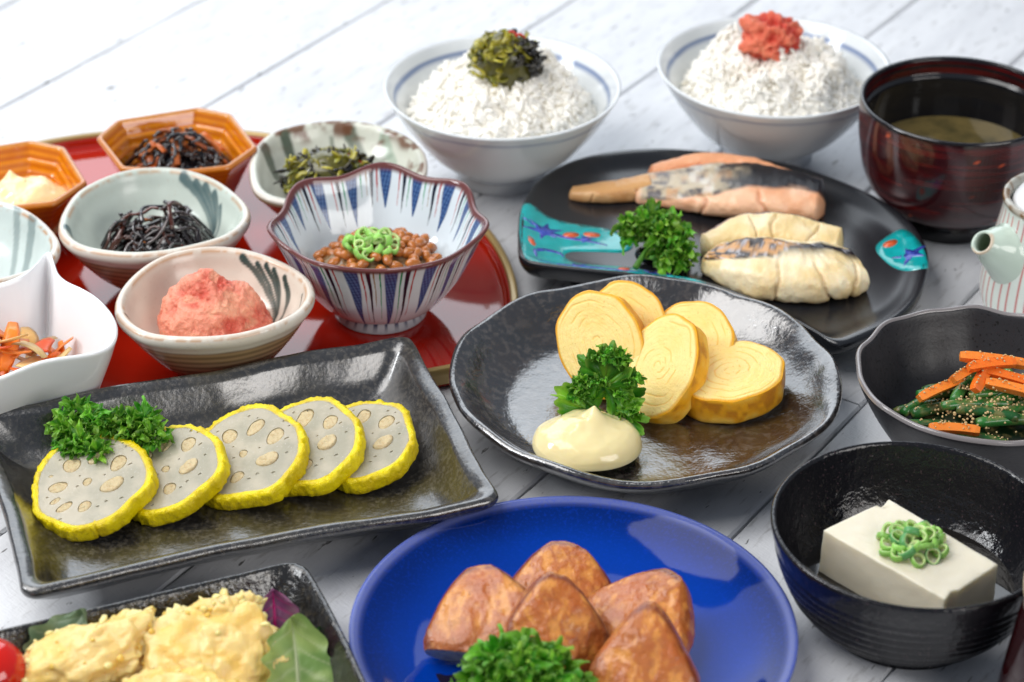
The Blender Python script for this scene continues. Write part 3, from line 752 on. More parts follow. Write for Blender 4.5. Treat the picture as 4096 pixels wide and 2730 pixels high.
# ------------------------------------------------------------------ amber octagonal dishes
HO = np.array([(-21.61, 15.4), (-20.88, 17.35), (-16.69, 18.95), (-14.86, 18.2), (-13.17, 14.41), (-14.4, 12.2), (-16.6, 11.65), (-19.9, 12.0)])
HC = np.array([-17.4, 15.0])
def amber_col(V, I):
    z = V[:, 2]; ins = I['side'] == 1
    c = mixc(lin(222, 138, 18), lin(190, 98, 4), sstep(0.0, 1.0, 0.5 + 0.5 * np.sin(z * 17)))
    c = mixc(c, lin(196, 150, 96), np.exp(-((z - 3.68) / 0.06) ** 2) * 0.8)
    c = mixc(c, lin(190, 100, 14), (~ins) * 0.5)
    return c
aprof = [(3.0, 0.02), (1.9, 0.0), (1.7, 0.12), (1.15, 1.2), (0.35, 2.9), (0.0, 3.45), (0.0, 3.6), (0.1, 3.7), (0.26, 3.68), (0.42, 3.4), (0.62, 2.95), (0.7, 2.9), (0.9, 2.4), (0.98, 2.35), (1.2, 1.8), (1.28, 1.75), (1.55, 1.1), (1.75, 0.6), (2.2, 0.38), (3.0, 0.36)]
HOo = outline(HO - HC, 240, 3, curve=False)
dish('octagonal_dish', 'amber octagonal ribbed dish holding simmered hijiki seaweed at the back of the tray', 'dish', (HC[0], HC[1], TZ), HOo, aprof, m_amber, amber_col, group='amber octagonal dishes', M=120)
MC = HC + np.array([-8.2, -3.9])
dish('octagonal_dish', 'amber octagonal ribbed dish holding a cream dollop at the left edge', 'dish', (MC[0], MC[1], TZ), HOo, aprof, m_amber, amber_col, group='amber octagonal dishes', M=120)
t = thing('simmered_hijiki', 'black hijiki seaweed mixed with brown fried tofu and carrot strips in the amber dish', 'seaweed', (-17.3, 15.0, TZ + 1.5))
lump('heap_core', m_kelp, t, (2.5, 2.0, 1.3), 13, 3, (0.2,), (1,), col=lin(20, 18, 22), loc=(0, 0, 0.2))
strand_heap(t, 130, 3.3, 2.6, 2.75, 14, 0.11, [lin(22, 20, 26), lin(34, 28, 34), lin(26, 18, 22), lin(20, 20, 24)], 'seaweed_strand', 1.2, (0.8, 1.8), 0.8)
strand_heap(t, 38, 3.0, 2.4, 2.9, 17, 0.21, [lin(176, 96, 40), lin(190, 112, 62), lin(160, 84, 40), lin(200, 100, 30)], 'fried_tofu_strip', 0.45, (1.0, 1.9), 0.4, m_strip)

def dollop(name, label, cat, loc, rx, ry, h, tipoff, material, seed, tip=0.5, na=96, nr=56, low=0.0):
    t = thing(name, label, cat, loc)
    V = []; F = []
    a = np.linspace(0, 2 * PI, na, endpoint=False)
    for i in range(nr):
        s = i / (nr - 1)
        ang = s * PI * 0.56
        r = math.sin(ang) / math.sin(min(ang, PI / 2) if ang > PI / 2 else PI / 2) if False else math.sin(min(ang, PI / 2)) * (1 - 0.10 * max(0, ang - PI / 2) / 0.19)
        z = h * max(math.cos(ang), -0.05) ** 1.0 if ang < PI / 2 else h * math.cos(ang) * 0.6
        wob = 1 + 0.05 * vn(np.stack([np.cos(a) * 1.3, np.sin(a) * 1.3, np.full(na, seed * 2.2)], 1), seed)
        x = rx * r * np.cos(a) * wob; y = ry * r * np.sin(a) * wob
        P = np.stack([x, y, np.full(na, z)], 1)
        zz = z + 0.10 * h * fbm(P * 0.9 + seed, seed, 3) * (r < 0.98) + 0.03 * h * np.sin(4.5 * np.hypot((x - tipoff[0]) , (y - tipoff[1])) + a)
        d = np.hypot(x - tipoff[0], y - tipoff[1])
        zz = zz + tip * (0.75 * np.exp(-(d / 0.30) ** 1.3) + 0.3 * np.exp(-(d / 0.8) ** 2))
        V.append(np.stack([x, y, np.maximum(zz, low)], 1))
    V = np.concatenate(V)
    for i in range(nr - 1):
        for j in range(na): F.append((i * na + j, (i + 1) * na + j, (i + 1) * na + (j + 1) % na, i * na + (j + 1) % na))
    V[:, 0] += 0.10 * np.clip(V[:, 2] - h, 0, 1)
    mesh('dollop_body', V, F, material, t)
    return t
dollop('custard_dollop', 'pale cream dollop with a pointed tip in the left amber dish', 'sauce', (-24.6, 11.2, TZ + 1.2), 2.6, 2.2, 2.1, (-0.9, 0.5), m_must, 3, 0.55, 128, 80)

# ------------------------------------------------------------------ fluted striped bowl with natto
FC = np.array([-6.42, 4.3]); FR = 5.1
bumpang = [math.radians(x) for x in (-7, 40, 90, 140, 193, 247, 300)]
def flute_f(a):
    A = np.array(bumpang + [bumpang[0] + 2 * PI]); aa = (a - A[0]) % (2 * PI) + A[0]
    i = np.clip(np.searchsorted(A, aa, side='right') - 1, 0, 6); t = (aa - A[i]) / (A[i + 1] - A[i])
    return np.cos(2 * PI * t)
NF = 1120
af = np.linspace(0, 2 * PI, NF, endpoint=False)
ff = flute_f(af)
FO = np.stack([(FR + 0.21 * ff) * np.cos(af), (FR + 0.21 * ff) * np.sin(af)], 1)
fprof = [(3.3, 0.75, 0, 1), (2.7, 0.78, 0, 1), (2.1, 1.1, 0, 0.8), (1.3, 2.2, 0, 0.5), (0.8, 3.3, .3, 0.2), (0.35, 4.4, .7), (0.0, 5.05, 1), (-0.02, 5.15, 1), (0.08, 5.22, 1), (0.2, 5.16, 1), (0.5, 4.6, .8), (1.0, 3.4, .4, .2), (1.6, 2.4, .1, .5), (2.4, 1.9, 0, .8), (3.4, 1.75, 0, 1)]
def flute_col(V, I):
    x, y, z = V.T; ins = I['side'] == 1
    th = I['th']
    base = np.tile(lin(216, 226, 232), (len(V), 1))
    zr = 5.2 - z
    ph = ((th / (2 * PI)) * 17.0 + 0.035 * vn(np.stack([th * 3, z * 0.6, z * 0], 1), 3)) % 1.0; cell = np.floor((th / (2 * PI)) * 17.0).astype(int) % 17
    c = base
    wob = 1 + 0.25 * vn(np.stack([cell * 3.7, cell * 1.3, ins * 5.0], 1), 6)
    def stripe(c, cen, hw, col, Lin, Lout, hatch=False, taper=1.2, only=None):
        L = np.where(ins, Lin, Lout) * wob; t = np.clip(zr / L, 0, 1.2)
        hwl = hw * (1 - np.clip(t, 0, 1) ** taper * 0.9) * (0.9 if not hatch else 1)
        dd = np.abs(ph - cen)
        a = sstep(hwl, hwl * 0.75, dd) * (t < 1)
        if only is not None: a = a * only
        if hatch:
            hx = 0.5 + 0.5 * np.sin(th * 170 + z * 9); hy = 0.5 + 0.5 * np.sin(z * 30 - th * 20)
            cc = mixc(lin(92, 128, 176), col, np.clip(0.25 + 0.55 * hx * hx + 0.5 * hy * hy, 0, 1))
        else: cc = col
        return np.where(a[:, None] > 0, mixc(c, cc, a), c)
    c = stripe(c, 0.20, 0.20, lin(18, 48, 104), 2.3, 4.4, True, 1.6)
    alt = (cell % 2 == 0)
    c = stripe(c, 0.46, 0.034, lin(176, 46, 44), 1.9, 4.0, only=alt); c = stripe(c, 0.46, 0.034, lin(6, 140, 92), 1.9, 4.0, only=~alt)
    c = stripe(c, 0.62, 0.075, lin(12, 22, 44), 2.2, 4.3)
    c = stripe(c, 0.76, 0.026, lin(150, 120, 80), 1.5, 3.6, only=alt); c = stripe(c, 0.78, 0.03, lin(176, 46, 44), 1.9, 4.0, only=~alt)
    c = stripe(c, 0.92, 0.03, lin(10, 150, 100), 1.6, 3.8, only=alt)
    rim = sstep(0.19, 0.09, np.abs(I['row'] - I['rim']) * 0.035)
    c = mixc(c, lin(104, 58, 56), sstep(4.98, 5.08, z - 0.0 - 0.0 * z) * 0 + rim)
    return c
zvf = 0.13 * ff - 0.10 * np.cos(2 * af)
dish('fluted_bowl', 'fluted porcelain bowl with scalloped brown rim and blue, red and green stripes, holding natto', 'bowl', (FC[0], FC[1], TZ), FO, fprof, m_porc, flute_col, zv=zvf, M=120, ab=(FR, FR))
fb = [o for o in bpy.data.objects if o.name.startswith('fluted_bowl')][0]
V, F = ring(2.25, 0.0, 2.0, 0.95, 0.25, 192, 0.05)
th = np.arctan2(V[:, 1], V[:, 0]); c = mixc(lin(206, 214, 220), lin(40, 62, 100), sstep(0.3, 0.6, np.sin(th * 26)) * sstep(0.1, 0.4, V[:, 2])); mesh('foot_ring', V, F, m_porc, fb, cols=c)

NL = (FC[0] - 0.1, FC[1] + 0.05, TZ + 1.75)
t = thing('natto', 'brown fermented soybeans in sticky sauce inside the fluted bowl', 'natto', NL)
lump('bean_sauce', m_goo, t, (3.3, 3.15, 1.45), 50, 5, (0.12, 0.1), (1, 3), loc=(0, 0, 0.25))
rng = random.Random(12); g, gf = ico(3)
bean_me = None; placed = []
for k in range(1500):
    r = math.sqrt(rng.random()); a = rng.uniform(0, 2 * PI); x, y = 2.85 * r * math.cos(a), 2.6 * r * math.sin(a)
    z = 0.95 + 0.95 * max(0, 1 - (math.hypot(x - 0.2, y) / 2.7) ** 2) + rng.uniform(-0.05, 0.25)
    if all((x - q[0]) ** 2 + (y - q[1]) ** 2 + (z - q[2]) ** 2 > 0.22 for q in placed) and len(placed) < 170:
        placed.append((x, y, z))
for k, p in enumerate(placed):
    if bean_me is None:
        G = g * np.array([0.37, 0.25, 0.24]); G = G + g * 0.02 * fbm(g * 2, 4, 2)[:, None]
        o = mesh('soybean', G, gf, m_bean, t); bean_me = o.data
    else:
        o = bpy.data.objects.new('soybean', bean_me); COL.objects.link(o); o.parent = t
    o.location = Vector(p) * CM; s = rng.uniform(0.85, 1.15); o.scale = (s, s, s)
    o.rotation_euler = (rng.uniform(-.5, .5), rng.uniform(-.6, .6), rng.uniform(0, 6.3))

def scal_mesh(rng, R=0.42, h=0.24, w=0.10, n=22):
    e = rng.uniform(0.75, 1.0); a = np.linspace(0, 2 * PI, n, endpoint=False); wb = 1 + 0.06 * np.sin(a * 3 + rng.uniform(0, 6))
    rows = []; green = rng.random()
    oc = np.array(lin(158, 214, 104)) * (0.65 + 0.7 * green); ic = np.array(lin(226, 240, 172)); 
    if green < 0.15: oc = np.array(lin(104, 172, 104))
    V = []; C = []
    prof = [(R, -h / 2, oc), (R + 0.015, 0, oc), (R, h / 2, oc), (R - w * 0.5, h / 2 + 0.01, (oc + ic) / 2), (R - w, h / 2, ic), (R - w, -h / 2, ic), (R - w * .5, -h / 2 - 0.01, ic)]
    for r, z, c in prof:
        V.append(np.stack([r * np.cos(a) * wb, r * e * np.sin(a) * wb, np.full(n, z)], 1)); C.append(np.tile(np.clip(c, 0, 1), (n, 1)))
    m = len(prof); F = [(i * n + j, i * n + (j + 1) % n, ((i + 1) % m) * n + (j + 1) % n, ((i + 1) % m) * n + j) for i in range(m) for j in range(n)]
    return np.concatenate(V), F, np.concatenate(C)
def scallions(label, loc, n, rx, ry, h, seed, R=0.42, hh=0.24):
    rng = random.Random(seed); t = thing('sliced_scallions', label, 'scallions', loc)
    bank = [scal_mesh(rng, R * rng.uniform(0.8, 1.12), hh * rng.uniform(0.8, 1.3)) for _ in range(8)]; first = {}
    placed = []; tries = 0
    while len(placed) < n and tries < 5000:
        tries += 1
        r = math.sqrt(rng.random()); a = rng.uniform(0, 2 * PI)
        p = (rx * r * math.cos(a), ry * r * math.sin(a), hh * 0.6 + h * (1 - r * r) * rng.uniform(0.35, 1.0))
        if all(sum((p[i] - q[i]) ** 2 for i in range(3)) > (R * 1.12) ** 2 for q in placed): placed.append(p)
    for k, p in enumerate(placed):
        b = rng.randrange(8)
        if b not in first:
            V, F, C = bank[b]; o = mesh('scallion_ring', V, F, m_scal, t, cols=C); first[b] = o.data
        else:
            o = bpy.data.objects.new('scallion_ring', first[b]); COL.objects.link(o); o.parent = t
        o.location = Vector(p) * CM; o.rotation_euler = (rng.gauss(0, 0.5), rng.gauss(0, 0.5), rng.uniform(0, 6.3))
    return t
scallions('small heap of bright green scallion rings on the natto', (FC[0] - 0.35, FC[1] - 0.1, TZ + 3.65), 34, 1.2, 1.05, 0.6, 3, 0.34, 0.24)

# ------------------------------------------------------------------ white pinched dish with carrot
WO = np.array([(-21.74, 1.75), (-21.35, 0.7), (-20.9, -0.38), (-19.74, -1.46), (-18.54, -2.87), (-17.75, -4.37), (-17.69, -5.85), (-18.36, -6.83), (-20.48, -7.95), (-22.21, -8.95), (-24.3, -9.9), (-26.0, -9.4), (-27.2, -7.4), (-27.9, -4.6), (-27.2, -2.6), (-25.4, -1.7), (-23.61, -1.05), (-22.55, -0.3), (-22.1, 0.7)])
WC = np.array([-22.6, -4.9])
wo = outline(WO - WC, 260, 2)
wth = np.arctan2(wo[:, 1], wo[:, 0]); wz = 0.35 * np.exp(-((wth - math.atan2(6.6, 0.9)) / 0.28) ** 2) - 0.15 * np.cos(4 * (wth - 1.4))
dish('pinched_dish', 'glossy white porcelain dish with a pinched pointed corner holding carrot strips at the left edge', 'dish', (WC[0], WC[1], TZ), wo,
     [(2.6, 0.0), (1.8, 0.0), (1.55, 0.15), (1.0, 1.6), (0.4, 3.2, .4), (0.05, 4.3, .9), (0.0, 4.5, 1), (0.1, 4.6, 1), (0.25, 4.55, 1), (0.42, 4.1, .9), (0.8, 2.8, .3), (1.3, 1.2), (1.8, 0.7), (2.6, 0.55)], m_white, ab=(4.9, 4.7), zv=wz, M=80)
t = thing('carrot_stir_fry', 'heap of orange carrot and pale burdock strips in the white pinched dish', 'vegetables', (-22.9, -3.9, TZ + 1.4))
rng = random.Random(21)
for k in range(46):
    orange = rng.random() < 0.6
    b = Buf(); r = math.sqrt(rng.random()); a = rng.uniform(0, 2 * PI)
    p = np.array([2.3 * r * math.cos(a), 2.0 * r * math.sin(a), 0.2 + 2.2 * (1 - r * r) * rng.uniform(0.4, 1)])
    strips(b, 1, rng, lambda q: p, (1.6, 2.8), (0.28, 0.46), 0.08, [lin(232, 104, 22), lin(214, 78, 16), lin(238, 128, 40)] if orange else [lin(222, 186, 122), lin(204, 160, 92)], 0.7, 0.6)
    b.obj('carrot_strip' if orange else 'burdock_strip', m_strip, t)
b = Buf()
V, F = tube(catmull([(-1.0, 0.2, 2.6), (-0.6, -0.2, 2.7), (-0.7, -0.6, 2.4)], 10), 0.18, 8, 0.6); b.add(V, F, lin(196, 10, 16)); b.obj('chili_piece', m_strip, t)

# ------------------------------------------------------------------ black fan-shaped fish plate
FPO = np.array([(0.25, 8.6), (0.25, 9.78), (0.38, 11.71), (1.06, 14.31), (2.23, 16.17), (3.73, 17.45), (5.72, 18.22), (8.2, 18.47), (10.66, 18.08), (13.55, 17.28), (15.43, 16.3), (17.67, 14.45), (19.33, 12.38), (20.35, 10.1), (20.61, 7.81), (20.31, 5.62), (19.39, 2.79), (17.95, 0.75), (16.0, -0.85), (15.5, -1.15), (14.95, -1.0), (13.91, 0.3), (12.0, 2.3), (10.3, 3.7), (8.43, 4.6), (5.74, 5.15), (3.03, 5.65), (1.0, 6.15), (0.45, 6.5), (0.28, 7.2)])
FPC = np.array([10.0, 9.6]); fpo = outline(FPO - FPC, 360, 5, curve=True)
fp = thing('fish_plate', 'fan-shaped satin black plate with turquoise painted patches carrying the grilled fish', 'plate', (FPC[0], FPC[1], 0))
fpr = [(3.0, 1.15), (2.0, 1.12), (1.0, 1.12), (0.35, 1.25), (0.05, 1.7), (0.0, 2.0), (0.06, 2.16), (0.22, 2.2), (0.5, 2.08), (1.1, 1.78), (2.0, 1.62), (3.0, 1.58)]
V, F, I = vessel(fpo, fpr, ab=(9.6, 6.6), M=50); mesh('plate_body', V, F, m_blkmat, fp)
FV = V[I['side'] == 1]
def plate_z(x, y):
    d = np.hypot(FV[:, 0] - x, FV[:, 1] - y); i = np.argpartition(d, 4)[:4]; w_ = 1 / (d[i] + 1e-3); return float((FV[i, 2] * w_).sum() / w_.sum())
for (x, y) in ((-6.5, -1.6), (-3, 5.4), (6.5, 3.5), (5.4, -6.8), (-4.4, -3.3)):
    V2, F2 = ring(0.6, 0.0, 0.7, 1.25, 0.3, 24); mesh('plate_foot', V2 + np.array([x, y, 0]), F2, m_blkmat, fp)
def patch(name, pts, material, parent, base, zf, th=0.05, dome=0.0, step=0.35, n=120, sm=1, curve=True, center=None):
    """a thin raised area lying on the surface zf(x,y)"""
    O = outline(np.asarray(pts, float) - base, n, sm, curve)
    xs = np.arange(O[:, 0].min(), O[:, 0].max(), step); ys = np.arange(O[:, 1].min(), O[:, 1].max(), step)
    stn = [(x + 0.01, y + 0.013) for x in xs for y in ys if in_poly(x + 0.01, y + 0.013, O) and np.min(np.hypot(O[:, 0] - x, O[:, 1] - y)) > step * 0.4]
    V2, F2 = tri_fill([tuple(p) for p in O], (), stn)
    z = np.array([zf(x, y) for x, y in V2]); ed = np.array([np.min(np.hypot(O[:, 0] - x, O[:, 1] - y)) for x, y in V2])
    if dome: z = z + dome * np.clip(ed / 0.8, 0, 1) ** 0.6
    m = len(V2); V3 = np.concatenate([np.c_[V2, z + th * np.clip(0.3 + ed / 0.12, 0, 1)], np.c_[O, [zf(x, y) - 0.12 for x, y in O]]])
    d0 = [int(np.argmin(np.hypot(V2[:, 0] - p[0], V2[:, 1] - p[1]))) for p in O]
    F3 = [f if np.cross(V2[f[1]] - V2[f[0]], V2[f[2]] - V2[f[0]]) > 0 else f[::-1] for f in F2]
    for j in range(len(O)):
        k = (j + 1) % len(O); F3.append((d0[j], m + j, m + k, d0[k]))
    return mesh(name, V3, F3, material, parent)
EN1 = [(0.62, 12.3), (0.45, 11.73), (0.33, 9.59), (0.42, 7.98), (0.62, 6.6), (1.0, 6.35), (2.69, 5.9), (4.63, 5.52), (6.18, 5.2), (7.93, 4.85), (9.3, 4.35), (9.6, 4.35), (8.93, 5.1), (7.96, 5.89), (6.24, 6.7), (5.26, 6.95), (3.49, 7.1), (2.71, 7.55), (2.55, 7.93), (2.92, 8.35), (4.31, 8.35), (5.50, 8.29), (6.0, 8.7), (6.05, 9.4), (5.52, 10.15), (4.77, 10.72), (3.17, 11.19), (1.95, 11.6), (1.14, 12.2)]
EN2 = [(18.39, 9.32), (19.0, 9.95), (19.6, 10.15), (20.05, 9.45), (20.38, 8.10), (20.45, 7.16), (20.36, 6.0), (19.71, 5.95), (18.88, 6.76), (18.35, 7.98), (18.2, 8.75)]
e1 = patch('enamel_patch', EN1, m_turq, fp, FPC, plate_z, 0.05)
e2 = patch('enamel_patch', EN2, m_turq, fp, FPC, plate_z, 0.05)
def zup(x, y): return plate_z(x, y) + 0.056
def flower(cx, cy, s, rot, parent, n=6, sq=1.0):
    pts = []
    for k in range(n * 2):
        a = rot + k * PI / n; r = s * (1.0 + 0.15 * math.sin(k * 2.3)) if k % 2 == 0 else s * 0.34
        pts.append((cx + r * math.cos(a), cy + sq * r * math.sin(a)))
    patch('painted_flower', pts, m_pblue, parent, FPC, zup, 0.012, step=0.3, n=72, sm=1, curve=False)
flower(1.6, 10.1, 1.05, 0.3, e1); flower(7.0, 5.95, 0.85, 0.2, e1, 6, 0.8); flower(3.1, 6.65, 0.75, 0.7, e1, 6, 0.65); flower(3.7, 9.55, 0.55, 0.1, e1)
flower(19.75, 7.6, 0.95, 0.5, e2, 5)
for (x, y, rx, ry, rz) in ((2.95, 9.95, .42, .26, .1), (4.0, 10.0, .45, .24, -.2), (0.95, 8.65, .18, .42, .3), (5.5, 6.5, .3, .2, 0), (18.95, 9.1, .42, .28, .6)):
    aa = np.linspace(0, 2 * PI, 14)[:-1]
    pts = [(x + rx * math.cos(q) * math.cos(rz) - ry * math.sin(q) * math.sin(rz), y + rx * math.cos(q) * math.sin(rz) + ry * math.sin(q) * math.cos(rz)) for q in aa]
    patch('painted_petal', pts, m_pora, e2 if x > 10 else e1, FPC, zup, 0.014, n=32)
for pl in ([(0.5, 10.7), (1.2, 10.3), (2.6, 9.7), (3.9, 9.3), (4.8, 8.9)], [(1.2, 7.2), (1.15, 7.9), (1.7, 8.2), (2.4, 8.0), (2.5, 7.7)], [(1.2, 6.9), (2.2, 6.75), (4.6, 6.45), (6.3, 6.1)]):
    P = catmull(pl, 16); T = np.gradient(P, axis=0); T /= np.linalg.norm(T, axis=1)[:, None]; Nn = np.stack([-T[:, 1], T[:, 0]], 1); wd = 0.14 * np.sin(np.linspace(0.25, PI - 0.2, 16))[:, None]
    patch('painted_branch', [tuple(p) for p in np.concatenate([P + Nn * wd, (P - Nn * wd)[::-1]])], m_pblue, e1, FPC, zup, 0.010, n=60, sm=0, curve=False)

# fish fillets: swept cross-sections coloured by side (skin band on top, flesh towards the viewer)
def fillet(name, label, loc, path, width, height, skinf, fleshc, seed, skin_span=(1.0, 2.3), n=110, m=72, flakes=(0.3, 0.6), amp=0.10, hi=None):
    """path: plan points (x,y) along the fillet; width/height arrays along it (cm)."""
    t = thing(name, label, 'grilled fish', loc)
    P = catmull(path, n); s = np.linspace(0, 1, n)
    W_ = np.interp(s, np.linspace(0, 1, len(width)), width); H_ = np.interp(s, np.linspace(0, 1, len(height)), height)
    W_ = np.convolve(np.pad(W_, 4, 'edge'), np.ones(9) / 9, 'valid'); H_ = np.convolve(np.pad(H_, 4, 'edge'), np.ones(9) / 9, 'valid')
    endt = np.sqrt(np.clip(np.minimum(s, 1 - s) / 0.035, 0.02, 1)); W_ = W_ * endt; H_ = H_ * (0.35 + 0.65 * endt)
    T = np.gradient(P, axis=0); T /= np.linalg.norm(T, axis=1)[:, None]; Nn = np.stack([-T[:, 1], T[:, 0]], 1)
    a = np.linspace(-PI / 2, 1.5 * PI, m, endpoint=False)        # -90deg = bottom, 0 = back side (+n), 90 = top, 180 = front
    V = []; A = []
    for i in range(n):
        ca, sa = np.cos(a), np.sin(a)
        x = W_[i] / 2 * np.sign(ca) * np.abs(ca) ** 0.62; z = H_[i] * (0.5 + 0.5 * np.sign(sa) * np.abs(sa) ** 0.75)
        z = z - 0.22 * H_[i] * (x / (W_[i] / 2 + 1e-6)) * -0.4
        V.append(np.c_[P[i][None, :] + Nn[i][None, :] * x[:, None], z]); A.append(np.c_[np.full(m, s[i]), a])
    V = np.concatenate(V); A = np.concatenate(A)
    F = [(i * m + j, i * m + (j + 1) % m, (i + 1) * m + (j + 1) % m, (i + 1) * m + j) for i in range(n - 1) for j in range(m)]
    F += [tuple(range(m))[::-1], tuple((n - 1) * m + j for j in range(m))]
    ss, aa = A[:, 0], A[:, 1]
    shi = np.interp(ss, np.linspace(0, 1, len(hi)), hi) if hi is not None else np.full(len(ss), skin_span[1])
    gro = 0 * ss
    for gi, g0 in enumerate(flakes):
        cl = np.abs(ss - g0 - (0.045 if gi % 2 else -0.035) * np.cos(aa * 1.2 + gi) - 0.02 * vn(V * 1.2, seed + gi)); gro = np.maximum(gro, np.exp(-(cl / (0.008 + 0.004 * (gi % 2))) ** 2))
    gro = gro * sstep(shi - 0.05, shi + 0.35, aa)
    d = amp * fbm(V * 0.9, seed, 4) + 0.05 * fbm(V * 3, seed + 4, 3) - 0.17 * gro
    C = V.copy(); ctr = np.repeat(np.c_[P, H_ * 0.5], m, 0); nn = V - ctr; nn /= np.linalg.norm(nn, axis=1)[:, None] + 1e-9
    V = V + nn * d[:, None] * np.clip(np.repeat(H_, m) / 1.5, 0.25, 1)[:, None]; V[:, 2] = np.maximum(V[:, 2], 0)
    f1, f2, f3 = fleshc
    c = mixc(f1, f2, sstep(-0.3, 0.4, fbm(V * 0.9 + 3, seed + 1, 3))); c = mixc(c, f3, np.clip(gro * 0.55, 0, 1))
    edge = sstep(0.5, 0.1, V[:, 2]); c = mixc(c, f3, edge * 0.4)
    sk = sstep(skin_span[0] - 0.12, skin_span[0] + 0.05, aa + 0.15 * vn(V * 1.1, seed)) * np.clip((shi + 0.08 - aa - 0.12 * vn(V * 0.9, seed + 2)) / 0.14, 0, 1)
    sk = sk * sstep(0.02, 0.06, ss)
    cs = skinf(V, ss, aa)
    c = mixc(c, cs, sk)
    mesh('fillet_flesh', V, F, m_fish, t, cols=c)
    return t
def salmon_skin(V, ss, aa):
    k = fbm(V * 2.4, 5, 4); c = mixc(lin(190, 174, 146), lin(92, 86, 88), sstep(-0.15, 0.45, k)); c = mixc(c, lin(206, 150, 96), sstep(0.1, 0.4, fbm(V * 1.1 + 4, 9, 3)) * 0.6); c = mixc(c, lin(22, 22, 28), sstep(0.36, 0.62, ss + 0.1 * k)); c = mixc(c, lin(220, 216, 206), sstep(0.1, 0.5, fbm(V * 1.5 + 8, 6, 4)) * sstep(0.62, 0.4, ss) * 0.7); return c
def white_skin(V, ss, aa):
    k = fbm(np.stack([ss * 16, aa * 7, 0 * ss], 1), 15, 4); c = mixc(lin(206, 150, 84), lin(40, 26, 20), sstep(-0.15, 0.15, k)); c = mixc(c, lin(26, 24, 30), sstep(0.45, 0.65, ss)); c = mixc(c, lin(190, 188, 194), sstep(0.2, 0.45, fbm(np.stack([ss * 30, aa * 9, 0 * ss], 1), 3, 3)) * 0.7); return c
PZ = 1.62
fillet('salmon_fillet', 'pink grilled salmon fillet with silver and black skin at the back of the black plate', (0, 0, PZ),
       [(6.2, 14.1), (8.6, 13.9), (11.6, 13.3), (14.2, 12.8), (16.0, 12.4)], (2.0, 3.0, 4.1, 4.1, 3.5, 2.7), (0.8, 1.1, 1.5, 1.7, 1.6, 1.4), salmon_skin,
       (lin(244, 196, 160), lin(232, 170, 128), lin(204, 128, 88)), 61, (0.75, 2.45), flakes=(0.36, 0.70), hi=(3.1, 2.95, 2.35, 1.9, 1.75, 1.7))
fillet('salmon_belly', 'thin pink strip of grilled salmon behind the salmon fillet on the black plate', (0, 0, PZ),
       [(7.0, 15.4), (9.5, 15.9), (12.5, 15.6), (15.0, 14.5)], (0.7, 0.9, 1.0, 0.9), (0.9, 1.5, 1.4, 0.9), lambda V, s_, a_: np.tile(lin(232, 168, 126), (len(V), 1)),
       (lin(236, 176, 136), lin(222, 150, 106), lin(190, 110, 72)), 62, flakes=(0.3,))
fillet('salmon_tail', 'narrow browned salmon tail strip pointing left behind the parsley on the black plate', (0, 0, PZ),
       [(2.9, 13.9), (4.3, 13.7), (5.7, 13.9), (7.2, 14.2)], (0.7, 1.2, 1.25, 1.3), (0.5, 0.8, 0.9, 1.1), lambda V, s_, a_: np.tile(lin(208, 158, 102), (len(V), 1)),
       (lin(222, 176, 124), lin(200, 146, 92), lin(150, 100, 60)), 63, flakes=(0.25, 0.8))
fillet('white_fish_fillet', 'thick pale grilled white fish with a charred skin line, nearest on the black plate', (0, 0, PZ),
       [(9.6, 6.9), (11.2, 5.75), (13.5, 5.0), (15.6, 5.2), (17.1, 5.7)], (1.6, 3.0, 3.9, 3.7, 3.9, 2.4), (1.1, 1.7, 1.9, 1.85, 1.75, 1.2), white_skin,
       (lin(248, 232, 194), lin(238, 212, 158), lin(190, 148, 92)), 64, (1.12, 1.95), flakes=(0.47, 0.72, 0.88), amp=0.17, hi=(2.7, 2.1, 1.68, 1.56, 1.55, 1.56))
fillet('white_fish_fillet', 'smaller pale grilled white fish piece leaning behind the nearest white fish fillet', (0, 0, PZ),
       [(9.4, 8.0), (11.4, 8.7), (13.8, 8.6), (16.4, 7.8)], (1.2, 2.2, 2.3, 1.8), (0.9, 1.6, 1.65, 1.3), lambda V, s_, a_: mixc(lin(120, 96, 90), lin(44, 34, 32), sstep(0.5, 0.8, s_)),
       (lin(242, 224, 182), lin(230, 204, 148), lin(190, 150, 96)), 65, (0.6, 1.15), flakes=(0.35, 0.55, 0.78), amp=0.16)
for k, (x, y, z) in enumerate(((6.6, 7.3, PZ + .45), (7.6, 7.0, PZ + .45), (7.0, 8.1, PZ + .45), (8.35, 7.5, PZ + .4))):
    t = thing('black_bean', ('leftmost glossy black soybean under the parsley stem on the black plate', 'glossy black soybean in the middle under the parsley on the black plate', 'rear glossy black soybean almost hidden by the parsley on the black plate', 'glossy black soybean nearest the white fish, under the parsley')[k], 'bean', (x, y, z), 'black soybeans under the parsley')
    V, F = ico(4); V = V * np.array([0.55, 0.46, 0.42]) * (1 + 0.03 * vn(V * 2, k))[:, None]; mesh('bean_skin', V @ rmat((0, 0, 1), k).T, F, m_blkbean, t)

